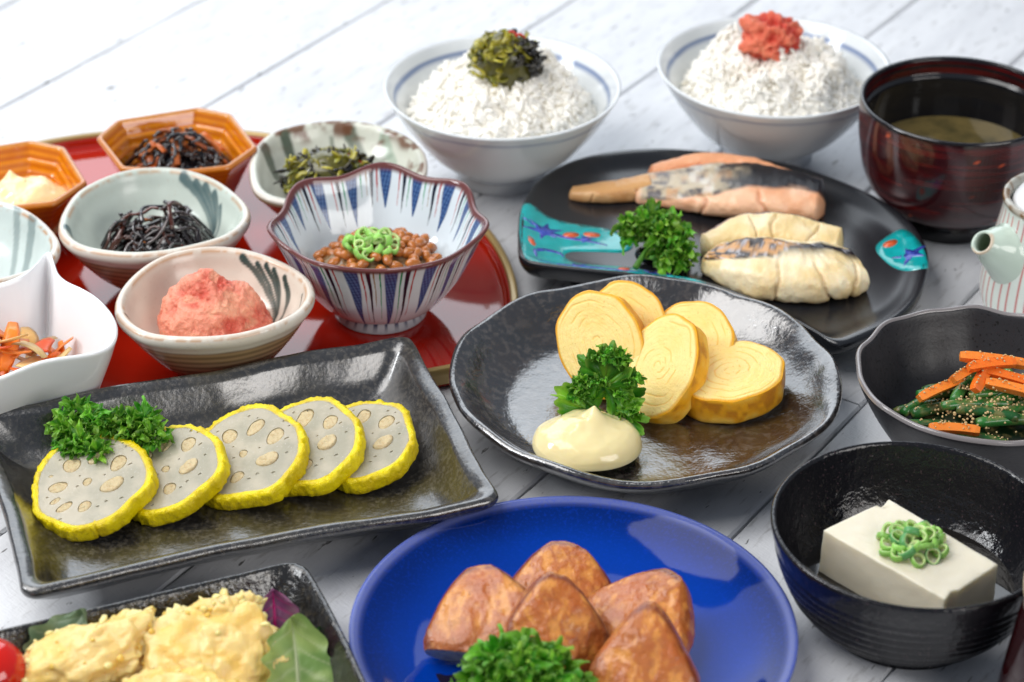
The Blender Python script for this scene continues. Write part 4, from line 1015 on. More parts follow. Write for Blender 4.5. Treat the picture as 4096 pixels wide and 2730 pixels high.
# ------------------------------------------------------------------ omelette plate
OPC = np.array([5.9, -4.9]); OPO = np.array([(-2.82, -4.52), (-2.74, -2.58), (-2.25, -0.89), (-1.61, 0.22), (-0.8, 1.42), (0.03, 2.35), (1.04, 3.0), (2.13, 3.41), (2.82, 3.83), (3.84, 4.31), (5.29, 4.57), (6.57, 4.50), (7.67, 4.30), (8.93, 4.25), (9.93, 3.85), (10.89, 3.12), (11.93, 2.48), (12.71, 1.76), (13.45, 0.73), (13.87, -0.05), (14.25, -1.13), (14.76, -2.5), (14.94, -3.84), (14.97, -5.02), (14.66, -6.46), (14.04, -7.88), (13.31, -9.0), (12.03, -10.37), (10.81, -11.32), (9.63, -11.99), (8.09, -12.53), (6.58, -12.81), (5.46, -12.76), (3.97, -12.51), (2.48, -12.08), (1.36, -11.43), (0.22, -10.52), (-0.93, -9.31), (-1.88, -7.94), (-2.45, -6.54)])
OPO = (OPO + np.array([0, 100])) * ((64 - 2.8) / (64 - 2.4)) - np.array([0, 100])
opo = outline(OPO - OPC, 300, 3); oth = np.arctan2(opo[:, 1], opo[:, 0])
ozv = 0.10 * np.sin(oth * 9 + 1) + 0.08 * np.sin(oth * 5 + 0.4)
op = dish('omelette_plate', 'round dark speckled plate with an uneven wavy rim carrying rolled omelette', 'plate', (OPC[0], OPC[1], 0), opo,
     [(6, 0.5, 0, 1), (4.2, 0.5, 0, 1), (3.0, 0.72, 0, .6), (1.6, 1.25, .2, .2), (0.4, 2.1, .8), (0.0, 2.55, 1), (0.0, 2.72, 1), (0.12, 2.83, 1), (0.32, 2.78, 1), (0.7, 2.5, .8, 0), (1.5, 1.75, .3, .2), (2.5, 1.22, 0, .5), (3.6, 1.05, 0, .9), (5, 1.0, 0, 1)], m_blkglaze, zv=ozv, M=110, ab=(8.8, 8.7), foot=(4.9, 0.0, 4.7, 0.65, 0.5), wob=0.05, seed=4)

def egg_slice(label, c, normal, spin, ra, rb, th, seed, phase=0.0, K=6.2):
    q = Vector((0, 0, 1)).rotation_difference(Vector(normal)) @ Matrix.Rotation(spin, 3, 'Z').to_quaternion()
    t = thing('omelette_slice', label, 'omelette', c, 'rolled omelette slices', rot=q)
    nr, na = 74, 220; a = np.linspace(0, 2 * PI, na, endpoint=False)
    out = 1 + 0.012 * np.sin(2 * a + seed) + 0.010 * np.sin(3 * a + seed * 2.1) + 0.012 * np.sin(7 * a + seed) + 0.008 * np.sin(11 * a + seed * 2)
    V = []; C = []; F = []
    pale = np.array(lin(254, 224, 146)); line = np.array(lin(246, 192, 84)); edge = np.array(lin(246, 174, 20)); brown = np.array(lin(188, 112, 24))
    for i in range(nr):
        r = i / (nr - 1)
        wr = 0.075 * vn(np.stack([np.cos(a) * r * 2.2, np.sin(a) * r * 2.2, np.full(na, seed * 1.9)], 1), seed) + 0.008 * vn(np.stack([np.cos(a) * r * 7, np.sin(a) * r * 7, np.full(na, seed * 1.9)], 1), seed)
        rr = max(r, 0.0) ** 0.85 + wr
        ph = (rr * K - (a + phase) / (2 * PI)) % 1.0; d = np.minimum(ph, 1 - ph)
        stx = sstep(-0.25, 0.25, vn(np.stack([a * 1.5, np.full(na, r * 5), np.full(na, seed)], 1), seed + 3))
        g = np.exp(-(d / 0.075) ** 2) * (0.1 + 0.9 * stx) * (r < 0.93) * (r > 0.05)
        g2 = np.exp(-(np.abs(d - 0.25) / 0.05) ** 2) * 0.35 * (1 - stx) * (r < 0.9)
        x, y = ra * out * r * np.cos(a), rb * out * r * np.sin(a)
        micro = 0.014 * fbm(np.stack([x * 5, y * 5, np.full(na, seed)], 1), seed + 2, 3)
        z = th / 2 - 0.036 * g - 0.03 * g2 + micro - 0.07 * sstep(0.93, 1.0, r) + 0.05 * (1 - r)
        V.append(np.stack([x, y, z + 0 * a], 1))
        cc = mixc(pale, line, np.clip(g * 0.75 + g2 * 0.6, 0, 1)); cc = mixc(cc, edge, np.full(na, sstep(0.93, 0.985, np.array([r]))[0])); C.append(cc)
    for zf in (0.42, 0.3, 0.15, 0, -0.15, -0.3, -0.42, -0.5):
        k = 1.012 if abs(zf) < 0.45 else 0.985
        wv = 0.02 * fbm(np.stack([np.cos(a) * 3, np.sin(a) * 3, np.full(na, zf * 4)], 1), seed + 8, 3)
        x, y = ra * out * (k + wv) * np.cos(a), rb * out * (k + wv) * np.sin(a); V.append(np.stack([x, y, np.full(na, th * zf)], 1))
        b_ = fbm(np.stack([np.cos(a) * 2.3, np.sin(a) * 2.3, np.full(na, zf * 1.8 + seed)], 1), seed + 9, 4)
        C.append(mixc(mixc(lin(246, 176, 30), lin(252, 200, 84), sstep(-.1, .3, -b_)), brown, sstep(0.08, 0.32, b_) * 0.75))
    for r in (0.8, 0.4):
        V.append(np.stack([ra * r * np.cos(a), rb * r * np.sin(a), np.full(na, -th / 2)], 1)); C.append(np.tile(pale, (na, 1)))
    m = len(V); nface = nr
    def sub(lo, hi, name, mt, cap=False):
        VV = np.concatenate(V[lo:hi]); CC = np.concatenate(C[lo:hi]); mm = hi - lo
        FF = [(i * na + j, (i + 1) * na + j, (i + 1) * na + (j + 1) % na, i * na + (j + 1) % na) for i in range(mm - 1) for j in range(na)]
        if cap: FF.append(tuple((mm - 1) * na + j for j in range(na))[::-1])
        mesh(name, VV, FF, mt, t, cols=CC)
    sub(0, nface, 'rolled_face', m_egg); sub(nface - 1, m, 'browned_skin', m_eggskin, True)
    return t
egg_slice('tallest rolled omelette slice, standing at the left behind the parsley', (4.2, -2.6, 2.95), (-0.34, -0.78, 0.58), 0.2, 1.98, 2.55, 1.25, 3, 0.8)
egg_slice('rearmost rolled omelette slice, mostly hidden behind the tallest slice', (5.35, -1.0, 2.85), (-0.10, -0.80, 0.62), 0.3, 1.95, 2.15, 1.2, 5, 2.0)
egg_slice('middle rolled omelette slice leaning forward beside the parsley, cut spiral facing up left', (6.95, -4.4, 2.75), (-0.50, -0.52, 0.72), -0.55, 1.85, 2.55, 1.3, 8, 1.2)
egg_slice('rolled omelette slice leaning at the back right behind the middle slice', (8.35, -1.9, 2.5), (-0.25, -0.60, 0.78), -0.4, 2.05, 2.0, 1.2, 11, 3.0)
egg_slice('rolled omelette slice lying almost flat at the right with its browned side visible', (10.0, -4.35, 2.1), (-0.08, -0.14, 0.98), 0.3, 2.45, 2.05, 1.45, 14, 4.2)

def mayo_blob(loc, rx, ry, h, tipo, seed):
    return dollop('mayonnaise_dollop', 'smooth pale yellow mayonnaise dollop with a small curled peak on the speckled omelette plate', 'mayonnaise', loc, rx, ry, h, tipo, m_mayo, seed, 0.5, 128, 70)
mayo_blob((3.3, -8.6, 1.5), 2.45, 2.05, 1.25, (0.3, 0.45), 7)

# ------------------------------------------------------------------ parsley
def parsley_leaf_mesh(seed, size=1.0, curl=1.0, na=110, nr=15):
    rng = random.Random(seed); tint = np.array([1.0, 1.0, 0.9]) * rng.choice([0.62, 0.85, 1.0, 1.0, 1.2]) * np.array([rng.uniform(0.8, 1.35), 1, 1]); a = np.linspace(-2.15, 2.15, na); V = []; C = []
    p1, p2, p3 = [rng.uniform(0, 6.3) for _ in range(3)]
    lob = np.abs(np.cos(a * 1.46 + 0.12 * np.sin(p1))) ** 0.7
    R = (0.50 + 0.50 * lob) * (0.78 + 0.30 * np.cos(a / 2.3) ** 2) * (0.86 + 0.26 * np.abs(np.sin(a * 6.5 + p2)) ** 0.6) * (0.95 + 0.08 * np.abs(np.sin(a * 15 + p3)) ** 0.6)
    cang = (0.9 + 1.5 * curl * (0.5 + 0.5 * np.sin(a * 9.5 + p3))) * np.where(np.sin(a * 6.0 + p1) > -0.55, 1, -0.8)
    r0 = 0.58
    for i in range(nr):
        r = i / (nr - 1)
        t = max(0.0, (r - r0) / (1 - r0)); ph = cang * t; Lc = (1 - r0) * 1.15
        rho = np.where(t > 0, r0 + Lc * np.sin(ph) / (np.abs(cang) + 1e-6) * np.sign(cang), r) if t > 0 else np.full(na, r)
        dz = Lc * (1 - np.cos(ph)) / (cang + 1e-6) if t > 0 else 0 * a
        x = size * R * rho * np.cos(a); y = size * R * rho * np.sin(a)
        z = size * (R * dz * 0.9 + 0.10 * r * np.sin(a * 4.4 + p1) + 0.07 * r * r * np.sin(a * 10 + p2) - 0.22 * r * r + 0.13 * r * lob)
        vein = np.exp(-((((a * 0.93 + 0.5) % 1.0) - 0.5) / 0.055) ** 2) * (1 - r) ** 0.5 + 0.6 * np.exp(-((((a * 2.8 + 0.5 + r * 0.5) % 1.0) - 0.5) / 0.09) ** 2) * (1 - r) * (r > 0.2)
        V.append(np.stack([x, y, z - 0.035 * size * vein], 1))
        base = mixc(lin(116, 194, 50), lin(60, 142, 28), sstep(-0.5, 0.6, np.sin(a * 4.4 + p1)))
        base = mixc(base, lin(150, 200, 96), np.full(na, 0.55 * float(sstep(0.72, 0.98, np.array([r]))[0]))); base = mixc(base, lin(164, 208, 84), np.clip(vein, 0, 1) * 0.55)
        C.append(np.clip(base * tint, 0, 1))
    F = [(i * na + j, (i + 1) * na + j, (i + 1) * na + j + 1, i * na + j + 1) for i in range(nr - 1) for j in range(na - 1)]
    return np.concatenate(V), F, np.concatenate(C)
_bank = {}
def parsley(label, loc, clusters, seed, stems=(), size=0.75, per=7, curl=1.0, spread=1.0, group='curly parsley sprigs', fans=()):
    """clusters: (x,y,z,radius) centres of leaf bunches; leaves point outward from each"""
    rng = random.Random(seed); t = thing('parsley_sprig', label, 'parsley', loc, group)
    for st_ in stems:
        P = catmull(st_, 14); V, F = tube(P, np.linspace(0.16, 0.07, 14), 8); mesh('stem', V, F, m_stem, t)
    for fi, (fp_, fd, fs, fb_) in enumerate(fans):
        fs = fs * 1.05; fp_ = (fp_[0] * 1.35 - 0.15, fp_[1], fp_[2] * 1.08)
        V, F, C = parsley_leaf_mesh(200 + fb_, 1.0, 0.45); o = mesh('leaf', V, F, m_pars, t, cols=C)
        X = Vector(fd).normalized(); Z = Vector((-0.15 + 0.2 * math.sin(fi * 2.1), -0.95, 0.55 + 0.3 * math.cos(fi * 1.7))); Z = (Z - X * Z.dot(X)).normalized(); Y = Z.cross(X)
        o.rotation_mode = 'QUATERNION'; o.rotation_quaternion = Matrix(((X.x, Y.x, Z.x), (X.y, Y.y, Z.y), (X.z, Y.z, Z.z))).to_quaternion(); o.location = Vector(fp_) * CM; o.scale = (fs, fs, fs)
    for ci, (cx, cy, cz, cr) in enumerate(clusters):
        for k in range(per):
            # spread directions over the upper sphere
            u = (k + 0.5) / per; ph = k * 2.39996 + ci * 1.3 + rng.uniform(-.3, .3); ct = 1 - 1.45 * u * spread; s_ = math.sqrt(max(0, 1 - ct * ct))
            d = Vector((s_ * math.cos(ph), s_ * math.sin(ph), ct))
            key = (rng.randrange(9), curl)
            if key not in _bank:
                V, F, C = parsley_leaf_mesh(100 + key[0], 1.0, curl); o = mesh('leaf', V, F, m_pars, t, cols=C); _bank[key] = o.data
            else:
                o = bpy.data.objects.new('leaf', _bank[key]); COL.objects.link(o); o.parent = t
            o.location = Vector((cx + d.x * cr * 0.35, cy + d.y * cr * 0.35, cz + d.z * cr * 0.35)) * CM
            # leaf axis (local +X) points along d, leaf normal roughly up/outward
            q = d.to_track_quat('X', 'Z'); o.rotation_mode = 'QUATERNION'
            o.rotation_quaternion = q @ Matrix.Rotation(rng.uniform(-0.9, 0.9), 3, 'X').to_quaternion()
            s2 = size * cr * rng.uniform(0.85, 1.2); o.scale = (s2, s2, s2)
    return t
parsley('three-lobed curly parsley sprig lying over the leftmost lotus root slice', (-17.6, -10.3, 2.3),
        [(-1.7, 0.0, 0.9, 0.62), (-1.3, 0.8, 1.3, 0.62), (-0.9, -0.7, 0.7, 0.62), (-0.5, 0.1, 1.3, 0.6), (0.3, 0.0, 1.2, 0.6), (0.9, 0.1, 1.1, 0.62), (1.7, 0.3, 1.2, 0.6), (2.1, -0.3, 0.8, 0.62), (-0.1, -1.2, 0.5, 0.6), (-1.5, -0.8, 0.5, 0.55), (1.3, -0.4, 0.8, 0.5)], 3,
        [[(0.6, 0.6, 0.2), (-0.4, 0.2, 0.7), (-1.4, 0.2, 1.0)], [(0.6, 0.6, 0.2), (1.5, 0.3, 0.7), (2.2, 0, 0.9)], [(0.6, .6, .2), (-.2, -.3, .6), (-.5, -1, .6)]], 1.05, 8, 1.3)
parsley('broad-leaved curly parsley sprig standing between the omelette and the mayonnaise', (4.3, -6.8, 1.3),
        [(-0.2, 0.3, 3.5, 0.42), (0.5, 0.3, 3.3, 0.4), (1.05, 0.0, 2.5, 0.42), (-1.3, -0.1, 1.7, 0.42), (-1.2, 0.1, 2.3, 0.4), (1.0, -0.5, 1.1, 0.42), (0.6, -0.3, 1.8, 0.35), (-0.4, -0.1, 2.4, 0.35), (0.9, -0.9, 0.4, 0.4)], 8,
        [[(0.1, 0.0, 0.0), (0.05, 0.15, 1.2), (-0.05, 0.2, 2.6)], [(0.1, 0.0, 0.3), (-0.5, -0.1, 1.0), (-1.0, -0.2, 1.5)], [(0.1, 0, .5), (.4, 0, 1.2), (0.8, -0.1, 1.7)], [(0.1, 0, .2), (.4, -.4, .5), (0.7, -0.7, .7)]], 1.0, 6, 1.1, 0.85,
        fans=[((0.0, 0.1, 2.1), (0.05, 0.15, 1), 1.35, 0), ((0.0, 0.35, 2.5), (0.6, 0.2, 0.8), 1.15, 1), ((0.0, 0.0, 1.9), (0.9, 0.0, 0.75), 1.3, 2), ((-0.1, 0.2, 2.3), (-0.6, 0.3, 0.9), 1.15, 3), ((-0.5, -0.2, 0.9), (-0.9, -0.1, 0.45), 1.5, 4), ((-0.3, 0.1, 1.3), (-0.9, 0.1, 0.9), 1.2, 5),
              ((-0.4, -0.4, 0.5), (-0.8, -0.4, 0.1), 1.1, 6), ((0.3, -0.3, 1.0), (0.8, -0.3, 0.35), 1.15, 7), ((0.4, -0.5, 0.7), (0.6, -0.6, -0.15), 1.35, 8), ((0.3, -0.5, 0.6), (0.2, -0.9, 0.1), 1.0, 0), ((0.4, 0.0, 1.3), (0.9, 0.2, 0.5), 1.1, 3), ((0.2, 0.3, 2.0), (0.4, 0.5, 0.9), 1.1, 6)])
parsley('curly parsley sprig between the fish and the turquoise patch on the black plate', (7.1, 7.2, 2.0),
        [(-1.1, 0.3, 1.2, 0.7), (-0.3, 0.8, 1.6, 0.7), (0.5, 0.4, 1.4, 0.7), (1.0, -0.2, 1.0, 0.7), (0.1, -0.2, 1.4, 0.7), (0.4, -0.8, 0.6, 0.7), (-0.7, 0.0, 1.6, 0.65), (1.2, -0.8, 0.4, 0.65)], 13,
        [[(-1.1, -1.5, 0.2), (-0.6, -0.8, 0.7), (0, 0, 1.2)]], 1.1, 8, 0.95)
parsley('dense out-of-focus curly parsley dome at the bottom edge before the fried fish cakes', (0.45, -26.8, 1.4),
        [(-1.7, 0.3, 1.2, 0.8), (-0.9, 0.8, 1.8, 0.8), (0.0, 0.8, 2.1, 0.8), (0.9, 0.6, 1.9, 0.8), (1.7, 0.1, 1.2, 0.8), (-1.2, -0.4, 1.5, 0.8), (-0.2, -0.1, 2.1, 0.8), (0.8, -0.3, 1.8, 0.8), (-0.5, -1.2, 1.4, 0.8), (0.7, -1.3, 1.3, 0.8), (1.6, -0.8, 1.0, 0.8), (-1.7, -1.0, 0.8, 0.8)], 17, [], 1.1, 9, 1.0)

# ------------------------------------------------------------------ rectangular plate with lotus root
LPO = np.array([(-24.6, -7.9), (-23.74, -7.25), (-22.84, -6.97), (-21.44, -6.63), (-20.27, -6.0), (-18.23, -5.16), (-16.33, -4.59), (-13.45, -3.73), (-11.06, -2.58), (-9.59, -2.0), (-7.1, -1.39), (-5.25, -0.70), (-4.75, -0.75), (-4.47, -1.45), (-3.9, -3.33), (-2.93, -5.86), (-1.89, -9.16), (-1.09, -11.82), (-0.45, -13.3), (-0.75, -13.85), (-3.16, -14.75), (-7.66, -15.95), (-12.04, -17.4), (-15.44, -18.8), (-17.94, -19.9), (-19.2, -20.42), (-19.7, -20.1), (-20.1, -18.53), (-21.15, -15.4), (-22.0, -12.9), (-23.3, -10.0)])
LPO = (LPO + np.array([0, 100])) * ((64 - 2.9) / (64 - 2.2)) - np.array([0, 100])
LPC = np.array([-12.2, -11.0]); lpo = outline(LPO - LPC, 420, 3, curve=False)
lth = np.arctan2(lpo[:, 1], lpo[:, 0])
dish('rectangular_plate', 'long rectangular black-brown glazed plate with slightly curved edges carrying lotus root slices', 'plate', (LPC[0], LPC[1], 0), lpo,
     [(4.4, 0.0), (3.2, 0.0), (2.9, 0.25), (2.2, 0.75), (1.0, 1.5), (0.15, 2.35), (0.0, 2.6), (0.02, 2.8), (0.14, 2.92), (0.35, 2.88), (0.62, 2.72), (0.72, 2.62), (1.1, 2.02), (1.5, 1.5), (1.95, 1.2), (2.6, 1.04), (4.6, 0.95)], m_blkrect, ax=math.radians(19.5), ab=(9.8, 6.6), M=110, zv=0.06 * np.sin(lth * 7), wob=0.05, seed=9)

HOLES = [(-0.36, 0.40, .165, .18, 0), (0.08, 0.62, .155, .24, -.5), (0.52, 0.38, .14, .20, -.5), (-0.60, -0.05, .20, .125, .25), (-0.03, -0.05, .085, .095, 0), (0.46, -0.16, .22, .15, .6), (-0.585, -0.40, .12, .07, .6), (-0.41, -0.57, .18, .10, .6), (-0.02, -0.60, .12, .155, -.5),
         (-0.77, 0.20, .045, .035, 0), (-0.79, -0.32, .03, .025, 0), (0.61, 0.72, .035, .04, 0), (0.34, -0.55, .035, .035, 0), (0.19, -0.66, .035, .025, 0), (-0.43, -0.83, .038, .025, .3), (-0.20, -0.11, .03, .028, 0), (0.74, 0.62, .022, .02, 0), (0.10, 0.80, .02, .02, 0), (0.75, 0.28, .05, .025, .5), (0.80, -0.02, .03, .03, 0), (-0.12, 0.84, .03, .03, 0), (-0.62, 0.55, .03, .025, 0), (0.28, 0.10, .022, .02, 0), (-0.22, 0.12, .02, .02, 0), (0.62, -0.50, .04, .03, 0.4)]
def lotus(label, c, tilt_n, spin, R, th, seed):
    rng = random.Random(seed)
    q = Vector((0, 0, 1)).rotation_difference(Vector(tilt_n)) @ Matrix.Rotation(spin, 3, 'Z').to_quaternion()
    t = thing('lotus_slice', label, 'lotus root', c, 'mustard-filled lotus root slices', rot=q)
    a = np.linspace(0, 2 * PI, 120, endpoint=False)
    shp = 1 + 0.028 * np.sin(3 * a + seed) + 0.022 * np.sin(5 * a + 2 * seed) + 0.015 * np.sin(8 * a + seed * 3)
    Ri = R * 0.895
    O = [(Ri * s * math.cos(x), Ri * s * math.sin(x)) for s, x in zip(shp, a)]
    hs = []
    for (hx, hy, rx, ry, ro) in HOLES:
        hx += rng.uniform(-.03, .03); hy += rng.uniform(-.03, .03)
        n_ = 22 if rx > 0.06 else 10; kk = rng.uniform(0.88, 1.06)
        b = np.linspace(0, 2 * PI, n_, endpoint=False); w_ = 1 + 0.05 * np.sin(b * 2 + rng.uniform(0, 6)) + 0.04 * np.sin(b * 3)
        ex, ey = rx * kk * w_ * np.cos(b), ry * kk * w_ * np.sin(b)
        hs.append([((hx + e * math.cos(ro) - f * math.sin(ro)) * Ri, (hy + e * math.sin(ro) + f * math.cos(ro)) * Ri) for e, f in zip(ex, ey)])
    V2, F2 = tri_fill(O, hs); F2 = [f if np.cross(V2[f[1]] - V2[f[0]], V2[f[2]] - V2[f[0]]) > 0 else f[::-1] for f in F2]
    m = len(V2); zt = th / 2
    V = [np.c_[V2, np.full(m, zt)]]; F = list(F2); base = m
    for h in hs:                                        # hole walls
        k = len(h); h = np.array(h); cen = h.mean(0)
        V += [np.c_[h, np.full(k, zt)], np.c_[cen + (h - cen) * 0.93, np.full(k, zt - (0.32 if len(h) > 12 else 0.05))]]
        F += [(base + j, base + (j + 1) % k, base + k + (j + 1) % k, base + k + j) for j in range(k)][::1]; F.append(tuple(base + k + j for j in range(k))); base += 2 * k
    o_ = np.array(O); k = len(o_)
    V += [np.c_[o_, np.full(k, zt)], np.c_[o_, np.full(k, -zt)]]; F += [(base + (j + 1) % k, base + j, base + k + j, base + k + (j + 1) % k) for j in range(k)]; F.append(tuple(base + k + j for j in range(k))[::-1])
    mesh('lotus_flesh', np.concatenate(V), F, m_flesh, t, smooth=False)
    for hi, h in enumerate(hs[:9] + hs[9:10]):
        h = np.array(h); cen = h.mean(0); rows = []
        off = np.array([rng.uniform(-.05, .05), rng.uniform(-.05, .05)]) * (1 if hi != 5 else 1.6)
        hh = -0.015 if hi != 5 else 0.07
        for f, z in ((0.97, -0.30), (0.95, hh - 0.03), (0.82, hh), (0.6, hh + 0.02), (0.35, hh - 0.0), (0.15, hh)):
            P = cen + (h - cen) * f + off * (0.95 - f if f < 0.96 else 0); rows.append(np.c_[P, zt + z + 0.035 * vn(np.c_[P * 5, np.full(len(P), seed)], seed)])
        kk = len(h); F3 = [(i * kk + j, i * kk + (j + 1) % kk, (i + 1) * kk + (j + 1) % kk, (i + 1) * kk + j) for i in range(5) for j in range(kk)]; F3.append(tuple(5 * kk + j for j in range(kk)))
        mesh('mustard_filling', np.concatenate(rows), F3, m_fill, t)
    # crust
    n = 300; a = np.linspace(0, 2 * PI, n, endpoint=False)
    shp = 1 + 0.028 * np.sin(3 * a + seed) + 0.022 * np.sin(5 * a + 2 * seed) + 0.015 * np.sin(8 * a + seed * 3)
    prof = [(-0.02, zt - 0.12), (-0.01, zt + 0.0), (0.035, zt + 0.03), (0.085, zt + 0.035), (0.125, zt - 0.01), (0.15, zt - 0.12), (0.158, 0.1), (0.158, -0.1), (0.15, -zt + 0.1), (0.11, -zt - 0.03), (0.05, -zt - 0.04), (-0.02, -zt)]
    V = []; C = []
    for i, (f, z) in enumerate(prof):
        rr = R * (0.895 + 0.82 * f * (1 + 0.10 * vn(np.stack([np.cos(a) * 2, np.sin(a) * 2, np.full(n, seed * 3.3)], 1), seed))) * shp
        P = np.stack([rr * np.cos(a), rr * np.sin(a), np.full(n, z)], 1)
        o2 = fbm(P * 4.2 + seed, seed, 3) * 0.11 * (0 if i in (0, 11) else 1) + (0.025 * vn(np.stack([np.cos(a) * 9, np.sin(a) * 9, np.full(n, z * 1.5)], 1), seed + 4) if i > 3 else 0)
        cr = 0.10 * np.exp(-((((a - 4.9) % (2 * PI)) - 0) / 0.02) ** 2) if seed == 1 else 0
        rad = 1 + (o2 - cr) / R; P[:, 0] *= rad; P[:, 1] *= rad; P[:, 2] += 0.6 * o2 * (abs(z) > zt - 0.05)
        V.append(P); k = fbm(P * 1.4 + 9, seed + 2, 3)
        C.append(mixc(lin(236, 214, 0), lin(216, 190, 0), sstep(-0.2, 0.35, k)) if i > 1 else np.tile(lin(214, 194, 120) if i < 2 else lin(232, 208, 0), (n, 1)))
    m = len(prof); F = [(i * n + (j + 1) % n, i * n + j, ((i + 1) % m) * n + j, ((i + 1) % m) * n + (j + 1) % n) for i in range(m) for j in range(n)]
    mesh('batter_crust', np.concatenate(V), F, m_crust, t, cols=np.concatenate(C))
    return t
LS = [('front leftmost lotus root slice with yellow crust, lying under the parsley sprig', (-17.85, -12.95, 2.15), (-0.16, -0.26, 1), 0.0, 2.62),
      ('second lotus root slice from the left, partly under the parsley and the first slice', (-14.75, -11.85, 2.1), (-0.22, -0.25, 1), 0.25, 2.52),
      ('middle of the five lotus root slices, the one with the whole wide face showing', (-11.45, -10.75, 2.15), (-0.22, -0.25, 1), -0.15, 2.68),
      ('fourth lotus root slice from the left, overlapped by the middle slice', (-8.95, -9.95, 2.15), (-0.22, -0.24, 1), 0.1, 2.58),
      ('rightmost lotus root slice, lowest in the overlapping row', (-6.6, -9.4, 1.9), (-0.16, -0.18, 1), 0.05, 2.5)]
for k, (lb, c, nn, sp, R) in enumerate(LS): lotus(lb, c, nn, sp, R, 0.78, k + 1)

# ------------------------------------------------------------------ blue plate with fried fish cakes
BC = np.array([2.5, -22.15])
def blue_col(V, I):
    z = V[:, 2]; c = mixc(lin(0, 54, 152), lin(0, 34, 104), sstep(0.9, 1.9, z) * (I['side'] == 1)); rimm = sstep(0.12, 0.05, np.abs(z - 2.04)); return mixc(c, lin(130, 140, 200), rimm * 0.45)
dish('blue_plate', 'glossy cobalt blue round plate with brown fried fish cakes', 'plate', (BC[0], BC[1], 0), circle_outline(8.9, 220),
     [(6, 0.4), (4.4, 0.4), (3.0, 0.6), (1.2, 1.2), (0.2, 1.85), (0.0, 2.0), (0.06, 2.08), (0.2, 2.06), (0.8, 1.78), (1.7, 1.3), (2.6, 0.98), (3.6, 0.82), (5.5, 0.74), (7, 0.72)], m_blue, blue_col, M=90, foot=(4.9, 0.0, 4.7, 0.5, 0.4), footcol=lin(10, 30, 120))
def cake(label, c, R3, ang, tilt, seed, cut=None, roll=0.0):
    t = thing('fried_fish_cake', label, 'fish cake', c, 'fried fish cakes on the blue plate', rot=Matrix.Rotation(ang, 3, 'Z').to_quaternion() @ Matrix.Rotation(tilt, 3, 'X').to_quaternion() @ Matrix.Rotation(roll, 3, 'Y').to_quaternion())
    V, F = ico(6); N = V.copy(); R3 = np.asarray(R3, float)
    p = 2.6
    s_ = (np.abs(V[:, 0]) ** p + np.abs(V[:, 1]) ** p) ** (1 / p); r0 = np.hypot(V[:, 0], V[:, 1]); k = np.where(s_ > 1e-6, (r0 / (s_ + 1e-9)), 1) ; V[:, 0] *= k ** 0.6; V[:, 1] *= k ** 0.6
    V[:, 2] = np.sign(V[:, 2]) * np.abs(V[:, 2]) ** 0.62
    V = V * R3 * np.array([1.04, 1.08, 0.72])
    V[:, 0] *= np.clip(1 - 0.27 * (V[:, 1] / R3[1]) - 0.10 * (V[:, 1] / R3[1]) ** 2, 0.3, 2)            # narrower towards the tip
    w1 = fbm(V * 0.5 + seed, seed, 3) * 0.16; rid = 1 - np.abs(fbm(V * np.array([2.2, 1.1, 1.6]) + 0.5 * vn(V * 0.8, seed)[:, None] + seed, seed + 3, 4)) * 2.5
    s1 = w1 + 0.025 * rid + 0.05 * fbm(V * 1.8 + seed, seed + 6, 3) + 0.03 * fbm(V * 6, seed + 5, 3)
    V = V + N * s1[:, None]
    col = mixc(lin(218, 144, 62), lin(182, 100, 34), sstep(0.1, 0.8, rid)); col = mixc(col, lin(178, 88, 28), sstep(-0.1, 0.4, fbm(V * 1.3, seed + 9, 4)) * 0.7); col = mixc(col, lin(112, 42, 12), np.exp(-((np.hypot(N[:, 0], N[:, 1]) - 0.93) / 0.07) ** 2) * sstep(-0.5, 0.1, fbm(V * 0.8, seed + 7, 3)) * 0.9)
    for fx in (((-0.75, 0.55, 0.35), 0.80), ((0.82, 0.42, 0.35), 0.82), ((0.1 * math.sin(seed), 0.35, 0.93), 0.80), ((-0.2, -0.5, 0.85), 0.86)):
        fn = np.array(fx[0]) + 0.12 * np.array([math.sin(seed * 1.7), math.cos(seed * 2.3), 0]); fn /= np.linalg.norm(fn); sup = (V @ fn).max(); dd = np.maximum(0, V @ fn - sup * fx[1]); V -= (dd * 0.55)[:, None] * fn
    if cut:
        nx_, d_ = np.array(cut[0], float), cut[1]; nx_ /= np.linalg.norm(nx_)
        dd = V @ nx_ - d_; msk = dd > 0; V[msk] -= dd[msk][:, None] * nx_; col = mixc(col, lin(226, 206, 166), sstep(0.0, 0.06, dd)); V += (0.03 * fbm(V * 3, 3, 3) * msk)[:, None] * nx_
    mesh('cake_body', V, F, m_cake, t, cols=col)
cake('leftmost brown fried fish cake with its pale cut face turned to the left', (-1.0, -22.1, 2.35), (2.3, 2.25, 1.05), 0.15, 0.42, 3, ((-0.35, -0.95, -0.05), 1.72), -0.25)
cake('rearmost brown fried fish cake, behind the others on the blue plate', (2.0, -19.7, 2.2), (2.15, 1.75, 1.1), 0.05, 0.55, 5)
cake('central brown fried fish cake with a pointed top, right behind the parsley', (1.75, -22.9, 2.6), (1.95, 2.1, 1.0), 0.15, 0.75, 8)
cake('right-hand brown fried fish cake, wide and lying behind the front right one', (5.25, -21.6, 2.2), (2.25, 2.0, 1.05), -0.65, 0.45, 11)
cake('front right brown fried fish cake, tall and cut by the bottom edge', (5.1, -25.6, 2.6), (2.0, 2.5, 1.05), -0.15, 0.75, 14)
b = Buf()
t = thing('sauce_puddle', 'thin dark brown sauce puddle under the leftmost fish cake on the blue plate', 'sauce', (-2.6, -24.6, 0.80))
